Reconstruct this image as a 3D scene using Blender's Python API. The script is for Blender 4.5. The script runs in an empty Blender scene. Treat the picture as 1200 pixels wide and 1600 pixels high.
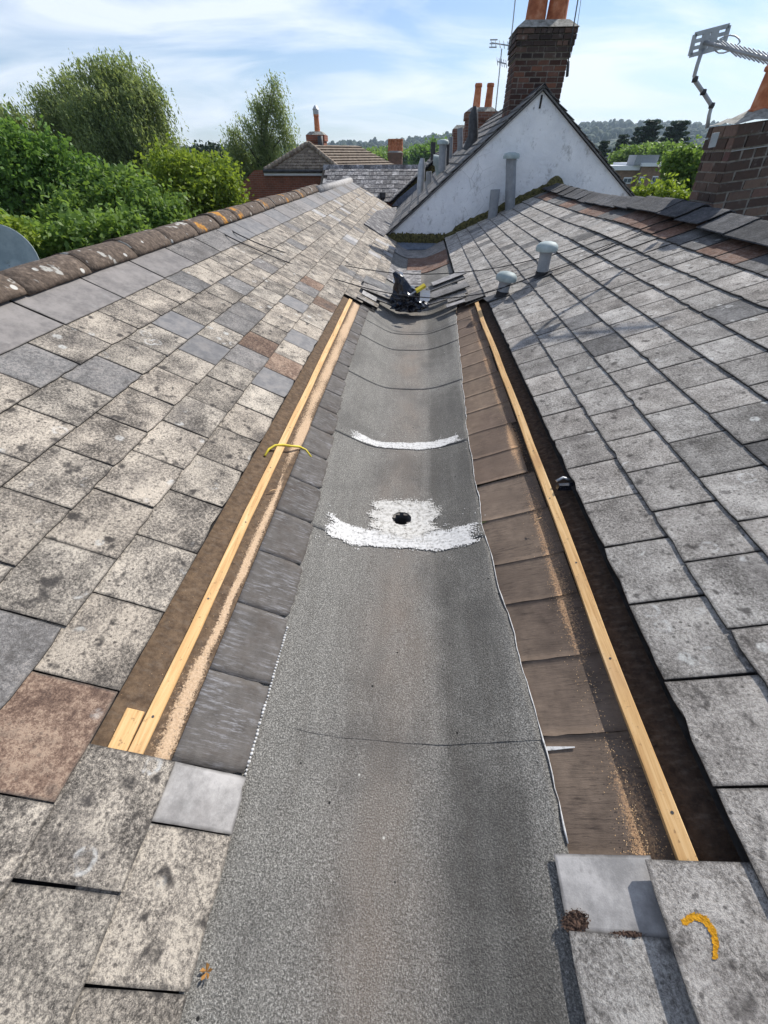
import bpy, bmesh, math, random
import numpy as np
from mathutils import Vector, Matrix, noise as mnoise

random.seed(7); rng = np.random.default_rng(7)
scene = bpy.context.scene
COL = scene.collection
R_ = math.radians

# ------------------------------------------------------------------ camera
# the camera is the origin; +Y runs along the valley gutter, ground is 7.2 m below
F = 620.0                       # focal length in photograph pixels (1200x1600)
TH = math.atan2(552.0, F); AZ = -math.atan2(58.0, F / math.cos(TH))
fh = Vector((math.sin(AZ), math.cos(AZ), 0)); rt = Vector((math.cos(AZ), -math.sin(AZ), 0)); up = Vector((0, 0, 1))
fw = fh * math.cos(TH) - up * math.sin(TH); dn = -(fh * math.sin(TH) + up * math.cos(TH))
cam = bpy.data.cameras.new("camera"); camo = bpy.data.objects.new("camera", cam); COL.objects.link(camo)
M = Matrix.Identity(4)
for i, v in enumerate((rt, -dn, -fw)):
    for j in range(3): M[j][i] = v[j]
camo.matrix_world = M
cam.sensor_fit = 'VERTICAL'; cam.sensor_height = 36.0; cam.sensor_width = 27.0
cam.lens = F / 1600.0 * 36.0
cam.clip_start = 0.05; cam.clip_end = 9000
scene.camera = camo

# ------------------------------------------------------------------ world, sun, exposure
SUN_AZ, SUN_EL = R_(38), R_(41)
w = bpy.data.worlds.new("World"); scene.world = w; w.use_nodes = True
nt = w.node_tree; nt.nodes.clear()
wo = nt.nodes.new('ShaderNodeOutputWorld'); bg = nt.nodes.new('ShaderNodeBackground')
sky = nt.nodes.new('ShaderNodeTexSky'); sky.sky_type = 'NISHITA'; sky.sun_disc = False
sky.sun_elevation = SUN_EL; sky.sun_rotation = SUN_AZ; sky.air_density = 1.0; sky.dust_density = 0.5; sky.ozone_density = 2.0
tc = nt.nodes.new('ShaderNodeTexCoord')
sep = nt.nodes.new('ShaderNodeSeparateXYZ'); nt.links.new(tc.outputs['Generated'], sep.inputs[0])
def wm(op, a, b=None, c=None):
    n = nt.nodes.new('ShaderNodeMath'); n.operation = op
    for i, v in enumerate((a, b, c)):
        if v is None: continue
        if isinstance(v, (int, float)): n.inputs[i].default_value = v
        else: nt.links.new(v, n.inputs[i])
    return n.outputs[0]
zc = wm('ADD', wm('MAXIMUM', sep.outputs[2], 0.0), 0.22)
cx = wm('DIVIDE', sep.outputs[0], zc); cy = wm('DIVIDE', sep.outputs[1], zc)
cmb = nt.nodes.new('ShaderNodeCombineXYZ')
nt.links.new(wm('ADD', wm('MULTIPLY', cx, 0.75), wm('MULTIPLY', cy, 0.35)), cmb.inputs[0])
nt.links.new(wm('ADD', wm('MULTIPLY', cy, 1.5), wm('MULTIPLY', cx, -0.25)), cmb.inputs[1])
cmb.inputs[2].default_value = 3.7
cn = nt.nodes.new('ShaderNodeTexNoise'); cn.inputs['Scale'].default_value = 1.25; cn.inputs['Detail'].default_value = 8
cn.inputs['Roughness'].default_value = 0.55; cn.inputs['Distortion'].default_value = 0.5
nt.links.new(cmb.outputs[0], cn.inputs['Vector'])
cr = nt.nodes.new('ShaderNodeMapRange'); cr.inputs[1].default_value = 0.42; cr.inputs[2].default_value = 0.66
cr.inputs[3].default_value = 0.0; cr.inputs[4].default_value = 0.85
nt.links.new(cn.outputs['Fac'], cr.inputs[0])
mxs = nt.nodes.new('ShaderNodeMix'); mxs.data_type = 'RGBA'
hz_ = wm('MULTIPLY', wm('POWER', wm('SUBTRACT', 1.0, wm('MAXIMUM', sep.outputs[2], 0.0)), 9.0), 0.55)
cf = wm('MAXIMUM', wm('ADD', wm('MULTIPLY', cr.outputs[0], 0.85), wm('MULTIPLY', hz_, 0.62)), 0.0)
tint = nt.nodes.new('ShaderNodeMix'); tint.data_type = 'RGBA'; tint.blend_type = 'MULTIPLY'; tint.inputs[0].default_value = 1.0
nt.links.new(sky.outputs[0], tint.inputs[6]); tint.inputs[7].default_value = (0.84, 0.97, 1.16, 1)
nt.links.new(wm('MINIMUM', cf, 0.95), mxs.inputs[0]); nt.links.new(tint.outputs[2], mxs.inputs[6])
mxs.inputs[7].default_value = (10.4, 10.9, 11.6, 1)
nt.links.new(mxs.outputs[2], bg.inputs[0]); bg.inputs[1].default_value = 0.10
nt.links.new(bg.outputs[0], wo.inputs[0])

sl = bpy.data.lights.new("sun", 'SUN'); sl.energy = 5.0; sl.angle = R_(0.53); sl.color = (1.0, 0.955, 0.89)
so = bpy.data.objects.new("sun", sl); COL.objects.link(so)
SDIR = Vector((math.sin(SUN_AZ) * math.cos(SUN_EL), math.cos(SUN_AZ) * math.cos(SUN_EL), math.sin(SUN_EL)))
so.rotation_euler = SDIR.to_track_quat('Z', 'Y').to_euler()
vs = scene.view_settings; vs.view_transform = 'Standard'; vs.look = 'None'; vs.exposure = 0.14; vs.gamma = 1.0

# ------------------------------------------------------------------ helpers
def ray(px, py): return rt * (px - 600) + dn * (py - 800) + fw * F
def at(px, py, D): d = ray(px, py); return d * (D / d.y)
def V3(p): return Vector(p)

def thing(name, label, cat, loc=(0, 0, 0), group=None, rot=(0, 0, 0), kind=None):
    o = bpy.data.objects.new(name, None); COL.objects.link(o)
    o.empty_display_size = 0.2; o.location = loc; o.rotation_euler = rot
    o['label'] = label; o['category'] = cat
    if group: o['group'] = group
    if kind: o['kind'] = kind
    return o
def tag(o, label, cat=None, group=None, kind=None):
    o['label'] = label
    if cat: o['category'] = cat
    if group: o['group'] = group
    if kind: o['kind'] = kind
    return o
def mesh(name, vs_, fs, smooth=False, mat=None):
    m = bpy.data.meshes.new(name)
    m.from_pydata([tuple(v) for v in vs_], [], fs)
    if mat: m.materials.append(mat)
    if smooth: m.polygons.foreach_set('use_smooth', [True] * len(m.polygons))
    m.update(); return m
def put(name, m, parent=None, mw=None):
    o = bpy.data.objects.new(name, m); COL.objects.link(o)
    if parent: o.parent = parent
    if mw is not None: o.matrix_local = mw
    return o

class MB:
    """collects shapes, builds ONE mesh object; world verts, minus the parent's location"""
    def __init__(s): s.v = []; s.f = []
    def add(s, vs_, fs):
        n = len(s.v); s.v += [Vector(v) for v in vs_]; s.f += [tuple(i + n for i in f) for f in fs]; return s
    def box(s, a, b):
        (x0, y0, z0), (x1, y1, z1) = a, b
        return s.add([(x0, y0, z0), (x1, y0, z0), (x1, y1, z0), (x0, y1, z0), (x0, y0, z1), (x1, y0, z1), (x1, y1, z1), (x0, y1, z1)],
                     [(0, 3, 2, 1), (4, 5, 6, 7), (0, 1, 5, 4), (1, 2, 6, 5), (2, 3, 7, 6), (3, 0, 4, 7)])
    def hexa(s, bot, top):
        return s.add(list(bot) + list(top), [(0, 3, 2, 1), (4, 5, 6, 7), (0, 1, 5, 4), (1, 2, 6, 5), (2, 3, 7, 6), (3, 0, 4, 7)])
    def tube(s, pts, rads, n=8, cap=True):
        pts = [Vector(p) for p in pts]
        if not hasattr(rads, '__len__'): rads = [rads] * len(pts)
        base = len(s.v); prev = None
        for i, p in enumerate(pts):
            t = (pts[min(i + 1, len(pts) - 1)] - pts[max(i - 1, 0)]).normalized()
            if prev is None:
                a = t.cross(Vector((0, 0, 1)))
                if a.length < 1e-3: a = t.cross(Vector((0, 1, 0)))
                a.normalize()
            else:
                a = prev - t * prev.dot(t); a.normalize()
            prev = a; b = t.cross(a)
            for k in range(n):
                an = 2 * math.pi * k / n
                s.v.append(p + (a * math.cos(an) + b * math.sin(an)) * rads[i])
        for i in range(len(pts) - 1):
            for k in range(n):
                s.f.append((base + i * n + k, base + i * n + (k + 1) % n, base + (i + 1) * n + (k + 1) % n, base + (i + 1) * n + k))
        if cap:
            s.f.append(tuple(base + k for k in range(n))[::-1]); s.f.append(tuple(base + (len(pts) - 1) * n + k for k in range(n)))
        return s
    def lathe(s, c, prof, n=20):
        c = Vector(c); base = len(s.v)
        for r, z in prof:
            for k in range(n):
                an = 2 * math.pi * k / n; s.v.append(c + Vector((r * math.cos(an), r * math.sin(an), z)))
        for i in range(len(prof) - 1):
            for k in range(n):
                s.f.append((base + i * n + k, base + i * n + (k + 1) % n, base + (i + 1) * n + (k + 1) % n, base + (i + 1) * n + k))
        s.f.append(tuple(base + k for k in range(n))[::-1]); s.f.append(tuple(base + (len(prof) - 1) * n + k for k in range(n)))
        return s
    def build(s, name, mat, parent=None, smooth=False, auto=None):
        off = Vector(parent.location) if parent else Vector()
        vs_ = [v - off for v in s.v]
        if parent and any(abs(a) > 1e-6 for a in parent.rotation_euler):
            Ri = parent.rotation_euler.to_matrix().inverted(); vs_ = [Ri @ v for v in vs_]
        m = mesh(name, vs_, s.f, smooth, mat)
        if auto:
            bm = bmesh.new(); bm.from_mesh(m)
            for e in bm.edges:
                e.smooth = len(e.link_faces) == 2 and e.calc_face_angle(0) < R_(auto)
            bm.to_mesh(m); bm.free()
            m.polygons.foreach_set('use_smooth', [True] * len(m.polygons))
        return put(name, m, parent)

def nz(x, y=0., z=0.): return mnoise.noise(Vector((x, y, z)))

# ------------------------------------------------------------------ materials
class NT:
    def __init__(s, name):
        s.m = bpy.data.materials.new(name); s.m.use_nodes = True; s.t = s.m.node_tree
        s.b = s.t.nodes['Principled BSDF']; s._co = {}
    def link(s, a, b): s.t.links.new(a, b)
    def n(s, t): return s.t.nodes.new(t)
    def _set(s, inp, v):
        if v is None: return
        if isinstance(v, (int, float)): inp.default_value = v
        elif isinstance(v, tuple): inp.default_value = (*v, 1) if len(v) == 3 and inp.type == 'RGBA' else v
        else: s.link(v, inp)
    def co(s, rnd=True, scale=(1, 1, 1)):
        key = (rnd, scale)
        if key in s._co: return s._co[key]
        c = s.n('ShaderNodeTexCoord').outputs['Object']
        if rnd:
            oi = s.n('ShaderNodeObjectInfo'); cb = s.n('ShaderNodeCombineXYZ')
            for i, k in enumerate((37.1, 91.7, 53.3)): s.link(s.math('MULTIPLY', oi.outputs['Random'], k), cb.inputs[i])
            va = s.n('ShaderNodeVectorMath'); s.link(c, va.inputs[0]); s.link(cb.outputs[0], va.inputs[1]); c = va.outputs[0]
        if scale != (1, 1, 1):
            vm = s.n('ShaderNodeVectorMath'); vm.operation = 'MULTIPLY'; s.link(c, vm.inputs[0]); vm.inputs[1].default_value = scale; c = vm.outputs[0]
        s._co[key] = c; return c
    def rnd(s): return s.n('ShaderNodeObjectInfo').outputs['Random']
    def math(s, op, a, b=None, clamp=False):
        m = s.n('ShaderNodeMath'); m.operation = op; m.use_clamp = clamp; s._set(m.inputs[0], a); s._set(m.inputs[1], b); return m.outputs[0]
    def noise(s, scale, detail=4, rough=.55, co=None, dist=0.):
        x = s.n('ShaderNodeTexNoise'); x.inputs['Scale'].default_value = scale; x.inputs['Detail'].default_value = detail
        x.inputs['Roughness'].default_value = rough; x.inputs['Distortion'].default_value = dist
        s.link(co if co is not None else s.co(), x.inputs['Vector']); return x.outputs['Fac']
    def voro(s, scale, co=None, out='Distance', feature='F1', rand=1.):
        x = s.n('ShaderNodeTexVoronoi'); x.feature = feature; x.inputs['Scale'].default_value = scale; x.inputs['Randomness'].default_value = rand
        s.link(co if co is not None else s.co(), x.inputs['Vector']); return x.outputs[out]
    def mr(s, v, a, b, c=0., d=1.):
        x = s.n('ShaderNodeMapRange'); s._set(x.inputs[0], v)
        for i, k in enumerate((a, b, c, d)): s._set(x.inputs[i + 1], k)
        return x.outputs[0]
    def ramp(s, v, stops):
        x = s.n('ShaderNodeValToRGB'); e = x.color_ramp.elements
        while len(e) < len(stops): e.new(0.5)
        for el, (p, c) in zip(e, stops): el.position = p; el.color = (*c, 1)
        s.link(v, x.inputs[0]); return x.outputs[0]
    def mix(s, f, a, b, mode='MIX'):
        x = s.n('ShaderNodeMix'); x.data_type = 'RGBA'; x.blend_type = mode
        s._set(x.inputs[0], f); s._set(x.inputs[6], a); s._set(x.inputs[7], b); return x.outputs[2]
    def attr(s, name):
        a = s.n('ShaderNodeAttribute'); a.attribute_name = name; return a.outputs['Fac']
    def bump(s, h, strength=.5, dist=.01):
        x = s.n('ShaderNodeBump'); x.inputs['Strength'].default_value = strength; x.inputs['Distance'].default_value = dist
        s.link(h, x.inputs['Height']); s.link(x.outputs[0], s.b.inputs['Normal'])
    def out(s, col, rough=.9, spec=.25, metal=0.):
        s._set(s.b.inputs['Base Color'], col); s._set(s.b.inputs['Roughness'], rough)
        s.b.inputs['Specular IOR Level'].default_value = spec; s.b.inputs['Metallic'].default_value = metal
        return s.m
def hv(s, col, lo, hi):       # per-object value variation
    x = s.n('ShaderNodeHueSaturation'); s.link(s.mr(s.rnd(), 0, 1, lo, hi), x.inputs['Value']); s._set(x.inputs['Color'], col); return x.outputs[0]

def m_slate(name, dark, mid, light, spots, white, lo=.8, hi=1.15, sc=60., rough=.92, p=(.36, .5, .62), bs=.7):
    k = NT(name)
    a = k.noise(sc, 7, .78); b = k.noise(7, 3, .6); fi = k.noise(sc * 3.6, 4, .7)
    v = k.math('ADD', k.math('ADD', a, k.math('MULTIPLY', k.math('SUBTRACT', b, .5), .5)), k.math('ADD', k.math('MULTIPLY', k.math('SUBTRACT', fi, .5), .75 * bs), k.mr(k.math('FRACT', k.math('MULTIPLY', k.rnd(), 7.31)), 0, 1, -.05 * bs, .05 * bs)))
    c = k.ramp(v, [(p[0], dark), (p[1], mid), (p[2], light)])
    sp = k.mr(k.noise(17, 3, .5), .60, .70, 0, spots); c = k.mix(sp, c, (.055, .05, .047))
    sp2 = k.mr(k.voro(34), .13, .21, .85 * spots, 0); sp2 = k.math('MULTIPLY', sp2, k.mr(k.noise(7, 2), .44, .54)); c = k.mix(sp2, c, (.05, .045, .042))
    c = k.mix(k.mr(k.noise(3.2, 4, .6), .56, .72, 0, .55), c, (.10, .09, .085))
    pit = k.math('MULTIPLY', k.mr(k.voro(60), .10, .16, 1, 0), k.mr(k.noise(9, 2), .52, .6, 0, .85 * bs)); c = k.mix(pit, c, (.03, .027, .025))
    # pale round lichen
    vd = k.voro(8.5); wl = k.math('MULTIPLY', k.mr(vd, .16, .22, 1, 0), k.mr(k.noise(3.3, 1), .58, .62)); wl = k.math('MULTIPLY', wl, k.mr(k.noise(70, 3), .35, .55))
    c = k.mix(k.math('MULTIPLY', wl, white), c, (.58, .58, .55))
    rv = k.voro(7.); rg = k.math('MULTIPLY', k.mr(k.math('ABSOLUTE', k.math('SUBTRACT', rv, .2)), .02, .055, 1, 0), k.mr(k.noise(2.6, 2), .54, .6)); rg = k.math('MULTIPLY', rg, k.mr(k.noise(45, 3), .42, .6)); c = k.mix(k.math('MULTIPLY', rg, .8 * white), c, (.62, .62, .60))
    sk = k.noise(6, 5, .65, k.co(True, (4.5, .9, 1))); c = k.mix(k.mr(sk, .55, .75, 0, .45 * bs), c, (.085, .072, .06))
    c = k.mix(k.math('MULTIPLY', k.math('FRACT', k.math('MULTIPLY', k.rnd(), 13.7)), .2 * bs), c, k.mix(1., c, (1.05, .86, .72), 'MULTIPLY'))
    e = k.attr('edge'); c = k.mix(k.math('MINIMUM', k.math('MULTIPLY', e, k.mr(k.noise(25, 3), .3, .65, .40, .9)), .97), c, (.06, .055, .05))
    c = hv(k, c, lo, hi)
    k.bump(k.math('ADD', a, k.math('MULTIPLY', k.noise(240, 2), .35)), bs, .009)
    return k.out(c, rough)
MAT = {}
MAT['slate_l'] = m_slate('slate_lichen_beige', (.068, .061, .054), (.265, .238, .204), (.59, .525, .435), .9, .8, sc=104, p=(.345, .482, .62), lo=.88, hi=1.08)
MAT['slate_r'] = m_slate('slate_grey', (.115, .107, .097), (.325, .307, .283), (.57, .545, .505), .8, 1., sc=105, p=(.34, .5, .67))
MAT['slate_rd'] = m_slate('slate_grey_dark', (.08, .078, .076), (.15, .148, .145), (.24, .235, .23), .35, .7, sc=75)
MAT['slate_brown'] = m_slate('slate_brown', (.10, .065, .05), (.20, .135, .10), (.34, .25, .185), .4, .3, sc=50)
MAT['slate_rust'] = m_slate('slate_rust', (.12, .065, .045), (.20, .115, .08), (.27, .20, .165), .4, .5, sc=30)
MAT['slate_new'] = m_slate('slate_smooth_blue_grey', (.15, .148, .15), (.195, .19, .188), (.235, .222, .212), .12, .12, sc=14, lo=.88, hi=1.1, rough=.62, bs=.12)
MAT['slate_new_b'] = m_slate('slate_smooth_brown_grey', (.16, .148, .14), (.215, .198, .185), (.25, .23, .215), .12, .12, sc=10, lo=.9, hi=1.12, rough=.62, bs=.12)
MAT['slate_pale'] = m_slate('slate_pale_smooth', (.26, .25, .24), (.36, .345, .33), (.46, .44, .42), .25, .35, sc=9, lo=.95, hi=1.05, rough=.7, bs=.15)
MAT['slate_mid'] = m_slate('slate_mid_grey', (.12, .115, .11), (.20, .195, .19), (.32, .30, .28), .45, .5, sc=60)

def m_felt():
    k = NT('mineral_felt'); co = k.co(False)
    g = k.noise(190, 3, .75, co); g2 = k.noise(330, 2, .6, co)
    c = k.ramp(g, [(.33, (.078, .075, .068)), (.5, (.245, .235, .213)), (.65, (.52, .50, .46))])
    c = k.mix(k.mr(g2, .40, .62, 0, .5), c, (.05, .05, .048))
    st = k.attr('silt'); st = k.math('MULTIPLY', st, k.mr(k.noise(4, 6, .65, k.co(False, (1, .6, 1))), .32, .62, .3, 1))
    c = k.mix(k.math('MULTIPLY', st, .6), c, (.27, .21, .165))
    dk = k.mr(k.noise(1.7, 5, .62, co), .48, .68, 0, .55); c = k.mix(dk, c, (.085, .082, .078))
    shade_stain_fac = k.math('ADD', k.attr('shade_stain'), k.math('MULTIPLY', k.math('SUBTRACT', k.noise(6, 5, .65, co), .5), .9)); c = k.mix(k.mr(shade_stain_fac, .35, .75, 0, .5), c, (.06, .057, .052))  # right flank darkened: shade of the away-from-sun side painted in, mixed with stain
    fl = k.noise(3, 5, .65, k.co(False, (5, .55, 1))); c = k.mix(k.mr(fl, .5, .7, 0, .2), c, (.10, .086, .072)); c = k.mix(k.mr(fl, .48, .32, 0, .1), c, (.42, .40, .36))
    sp = k.mr(k.voro(11, co), .045, .06, 1, 0); c = k.mix(k.math('MULTIPLY', sp, k.mr(k.noise(4, 1, .5, co), .5, .55)), c, (.02, .02, .02))
    sp = k.mr(k.voro(9.3, co), .035, .05, 1, 0); c = k.mix(k.math('MULTIPLY', sp, k.mr(k.noise(3, 1, .5, co), .55, .6)), c, (.6, .58, .52))
    k.bump(g, .9, .009)
    return k.out(c, .9)
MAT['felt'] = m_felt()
def m_simple(name, cols, sc, rough=.9, bs=.4, bd=.004, stretch=(1, 1, 1), rnd=True, lo=.9, hi=1.1, det=5, p=(.35, .65), spec=.25, metal=0.):
    k = NT(name); co = k.co(rnd, stretch); a = k.noise(sc, det, .65, co)
    st = [(p[0] + (p[1] - p[0]) * i / (len(cols) - 1), c) for i, c in enumerate(cols)]
    c = k.ramp(a, st)
    if rnd: c = hv(k, c, lo, hi)
    if bs: k.bump(a, bs, bd)
    return k.out(c, rough, spec, metal)
def m_underlay(name, base, dust_col):
    k = NT(name); co = k.co(False)
    c = k.ramp(k.noise(30, 6, .7, co), [(.35, base[0]), (.65, base[1])])
    wv = k.mr(k.noise(60, 3, .6, k.co(False, (.15, 1, 1))), .5, .7, 0, .25); c = k.mix(wv, c, (.2, .17, .14))
    d = k.attr('dust'); dn_ = k.noise(120, 4, .75, co); d2 = k.math('ADD', d, k.math('MULTIPLY', k.math('SUBTRACT', dn_, .5), 1.5))
    f = k.mr(d2, .38, .62); dc = k.ramp(k.noise(170, 3, .7, co), [(.3, dust_col[0]), (.7, dust_col[1])])
    c = k.mix(f, c, dc); k.bump(dn_, .5, .004)
    return k.out(c, .92)
MAT['under_l'] = m_underlay('sarking_felt_brown', ((.075, .05, .033), (.17, .115, .072)), ((.42, .29, .18), (.66, .49, .33)))
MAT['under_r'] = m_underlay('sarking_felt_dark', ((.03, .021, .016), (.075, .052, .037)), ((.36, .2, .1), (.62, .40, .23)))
def m_strip(name, a, b, stk, stretch, amt, tan=None):
    k = NT(name); co = k.co(False)
    c = k.ramp(k.noise(14, 6, .7, co), [(.3, a), (.7, b)])
    if tan: c = k.mix(k.mr(k.noise(1.6, 4, .6, k.co(False, (1.6, .8, 1))), .42, .62, 0, .85), c, k.ramp(k.noise(20, 6, .7, co), [(.3, tan[0]), (.7, tan[1])]))
    s1 = k.noise(26, 5, .75, k.co(True, stretch)); s1 = k.math('MULTIPLY', k.mr(s1, .5, .68), k.mr(k.noise(6, 3, .6, co), .36, .6)); c = k.mix(k.math('MULTIPLY', s1, amt), c, stk)
    c = k.mix(k.mr(k.noise(5, 5, .65, co), .52, .7, 0, .55), c, (.075, .055, .042))
    d = k.attr('dust'); dnn = k.noise(120, 4, .75, co); f = k.mr(k.math('ADD', d, k.math('MULTIPLY', k.math('SUBTRACT', dnn, .5), 1.4)), .45, .7)
    c = k.mix(k.math('MULTIPLY', f, .9), c, k.ramp(k.noise(170, 3, .7, co), [(.3, (.3, .17, .09)), (.7, (.62, .40, .23))]))
    c = hv(k, c, .92, 1.08); k.bump(k.noise(30, 5, .7, k.co(True, stretch)), .6, .004)
    return k.out(c, .85)
MAT['strip_l'] = m_strip('undercloak_grey', (.075, .067, .06), (.14, .128, .118), (.33, .33, .345), (.35, 3.5, 1), .75)
MAT['strip_r'] = m_strip('weathered_board', (.075, .055, .043), (.15, .112, .088), (.04, .03, .025), (.35, 3.5, 1), .8, ((.13, .098, .075), (.24, .18, .135)))
MAT['strip_rb'] = m_strip('weathered_board_tan', (.13, .095, .07), (.24, .175, .125), (.08, .056, .043), (.5, 3, 1), .6, ((.10, .07, .052), (.18, .13, .10)))
def m_wood():
    k = NT('fresh_pine'); co = k.co(True, (26, 1.2, 26))
    a = k.noise(2.4, 5, .6, co, .8); c = k.ramp(a, [(.3, (.44, .24, .09)), (.5, (.62, .385, .165)), (.7, (.74, .51, .26))])
    kn = k.mr(k.voro(3.1, k.co(True, (1, .8, 1))), .02, .05, 1, 0); c = k.mix(kn, c, (.25, .11, .04))
    c = k.mix(k.mr(k.noise(3, 4), .54, .72, 0, .5), c, (.42, .24, .12)); c = k.mix(k.mr(k.noise(55, 4, .7), .60, .70, 0, .7), c, (.16, .09, .045)); k.bump(a, .25, .002); return k.out(c, .7, .3)
MAT['wood'] = m_wood()
MAT['white_paint'] = m_simple('white_sealant', [(.16, .155, .145), (.44, .43, .41), (.60, .59, .57), (.64, .63, .61)], 60, bs=.35, bd=.002, rnd=False, p=(.3, .6), rough=.75)
MAT['dirty_paint'] = m_simple('dirty_sealant', [(.17, .16, .14), (.40, .38, .345), (.55, .53, .49), (.61, .59, .55)], 42, bs=.8, bd=.006, rnd=False, p=(.3, .6), rough=.8)
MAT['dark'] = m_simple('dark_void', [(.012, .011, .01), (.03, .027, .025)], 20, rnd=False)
MAT['black_pl'] = m_simple('black_plastic', [(.006, .007, .012), (.016, .018, .026)], 10, rough=.16, bs=.1, spec=.5, rnd=False)
MAT['yellow'] = m_simple('yellow_plastic', [(.62, .47, .04), (.80, .66, .08)], 12, rough=.55, bs=.1, rnd=False)
MAT['grey_pl'] = m_simple('grey_plastic', [(.22, .235, .25), (.30, .315, .33)], 9, rough=.55, bs=.05, spec=.35)
MAT['cap_pl'] = m_simple('weathered_vent_cap', [(.27, .33, .33), (.40, .46, .45)], 8, rough=.6, bs=.05)
MAT['metal'] = m_simple('galvanised', [(.34, .35, .36), (.46, .47, .48)], 12, rough=.45, bs=.05, metal=.5)
MAT['metal_d'] = m_simple('dark_metal', [(.05, .05, .052), (.09, .09, .092)], 14, rough=.6, bs=.05, metal=.3)
MAT['cable'] = m_simple('cable_black', [(.018, .018, .02), (.03, .03, .033)], 14, rough=.6, bs=0)
MAT['lead'] = m_simple('lead_blue', [(.10, .125, .165), (.19, .22, .27)], 9, rough=.5, bs=.15, rnd=False, metal=.2)
MAT['moss'] = m_simple('moss', [(.025, .024, .012), (.085, .078, .028), (.15, .13, .05)], 22, bs=.9, bd=.02, rnd=False)
MAT['mortar'] = m_simple('mortar', [(.17, .15, .13), (.36, .33, .29)], 30, bs=.6, rnd=False)
MAT['cement'] = m_simple('cement_flaunching', [(.13, .125, .105), (.27, .26, .23), (.38, .37, .33)], 14, bs=.7, bd=.01, rnd=False)
MAT['clay'] = m_simple('terracotta', [(.33, .10, .045), (.50, .17, .075), (.60, .27, .15)], 7, rough=.75, bs=.1, lo=.85, hi=1.1)
def m_brick(name, cols, lo=.6, hi=1.35):
    k = NT(name); c = k.ramp(k.rnd(), [(i / max(1, len(cols) - 1), c) for i, c in enumerate(cols)])
    n_ = k.noise(28, 5, .7); c = k.mix(k.mr(n_, .5, .72, 0, .7), c, (.055, .045, .04)); c = k.mix(k.mr(k.noise(14, 3), .62, .75, 0, .5), c, (.33, .29, .25))
    c = hv(k, c, lo, hi); k.bump(n_, .8, .006); return k.out(c, .92)
MAT['brick'] = m_brick('brick_sooty_red', [(.06, .036, .033), (.125, .055, .038), (.075, .045, .038), (.17, .072, .042), (.09, .052, .043)])
MAT['brick_n'] = m_brick('brick_brown', [(.075, .05, .042), (.125, .084, .065), (.06, .042, .037), (.17, .115, .085), (.11, .06, .052)], .65, 1.3)
MAT['brick_soot'] = m_brick('brick_soot', [(.045, .033, .03), (.075, .05, .042), (.055, .04, .035), (.10, .06, .045)], .7, 1.3)
def m_brickwall(name, c1, c2, mo, scale=1.):
    k = NT(name); x = k.n('ShaderNodeTexBrick'); mp = k.n('ShaderNodeMapping'); mp.inputs['Rotation'].default_value = (R_(90), 0, 0)
    k.link(k.co(False), mp.inputs[0]); k.link(mp.outputs[0], x.inputs['Vector'])
    x.inputs['Color1'].default_value = (*c1, 1); x.inputs['Color2'].default_value = (*c2, 1); x.inputs['Mortar'].default_value = (*mo, 1)
    x.inputs['Scale'].default_value = scale; x.inputs['Brick Width'].default_value = .225; x.inputs['Row Height'].default_value = .075; x.inputs['Mortar Size'].default_value = .008
    c = k.mix(k.mr(k.noise(3, 4, .6, k.co(False)), .4, .7, 0, .4), x.outputs['Color'], (.07, .045, .035)); return k.out(c, .9)
MAT['brickwall'] = m_brickwall('brick_wall_red', (.23, .072, .04), (.30, .10, .055), (.26, .19, .15))
MAT['brickwall_b'] = m_brickwall('brick_wall_brown', (.22, .13, .08), (.28, .17, .10), (.28, .22, .17))
MAT['chim_far'] = m_brickwall('brick_far_chimney', (.16, .07, .05), (.24, .11, .07), (.25, .2, .17))
def m_render():
    k = NT('white_render'); co = k.co(False)
    c = k.ramp(k.noise(2.2, 6, .65, co), [(.3, (.76, .77, .79)), (.6, (.90, .905, .91))])
    ck = k.mr(k.voro(2.6, k.n('ShaderNodeTexCoord').outputs['Object'], 'Distance', 'DISTANCE_TO_EDGE'), .0, .012, 1, 0)
    c = k.mix(k.math('MULTIPLY', ck, k.mr(k.noise(1.3, 2, .5, co), .52, .6, 0, .55)), c, (.28, .28, .28))
    st = k.mr(k.noise(4.5, 7, .8, k.co(False, (1, 1, .6))), .56, .68, 0, .7); c = k.mix(st, c, (.30, .29, .28))
    st = k.math('MULTIPLY', k.mr(k.noise(16, 5, .75, k.co(False, (1, 1, .5))), .60, .68, 0, .8), k.mr(k.noise(1.4, 3, .6, co), .45, .6)); c = k.mix(st, c, (.16, .155, .15))
    k.bump(k.noise(7, 7, .65, co), .8, .04); return k.out(c, .85)
MAT['render'] = m_render()
MAT['ridge_l'] = None
def m_ridge_l():
    k = NT('ridge_concrete_brown'); co = k.co(True)
    c = k.ramp(k.noise(30, 6, .7), [(.32, (.045, .035, .028)), (.55, (.13, .098, .075)), (.72, (.24, .19, .15))])
    n1 = k.noise(5.0, 4, .55); wl = k.mr(n1, .63, .66); wl = k.math('MULTIPLY', wl, k.mr(k.noise(40, 4, .6), .32, .5)); c = k.mix(k.math('MULTIPLY', wl, .8), c, (.46, .45, .41))
    vo = k.voro(10); w2 = k.math('MULTIPLY', k.mr(vo, .15, .19, 1, 0), k.mr(k.noise(4, 1), .5, .55)); c = k.mix(k.math('MULTIPLY', w2, .9), c, (.55, .54, .5))
    o = k.attr('orange'); o = k.math('ADD', o, k.math('MULTIPLY', k.math('SUBTRACT', k.noise(14, 5, .7), .5), 1.6)); o = k.mr(o, .78, .9)
    c = k.mix(o, c, k.ramp(k.noise(40, 3), [(.3, (.30, .12, .02)), (.7, (.58, .29, .05))]))
    k.bump(k.noise(45, 6, .7), .9, .008); return k.out(c, .92)
MAT['ridge_l'] = m_ridge_l()
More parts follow.
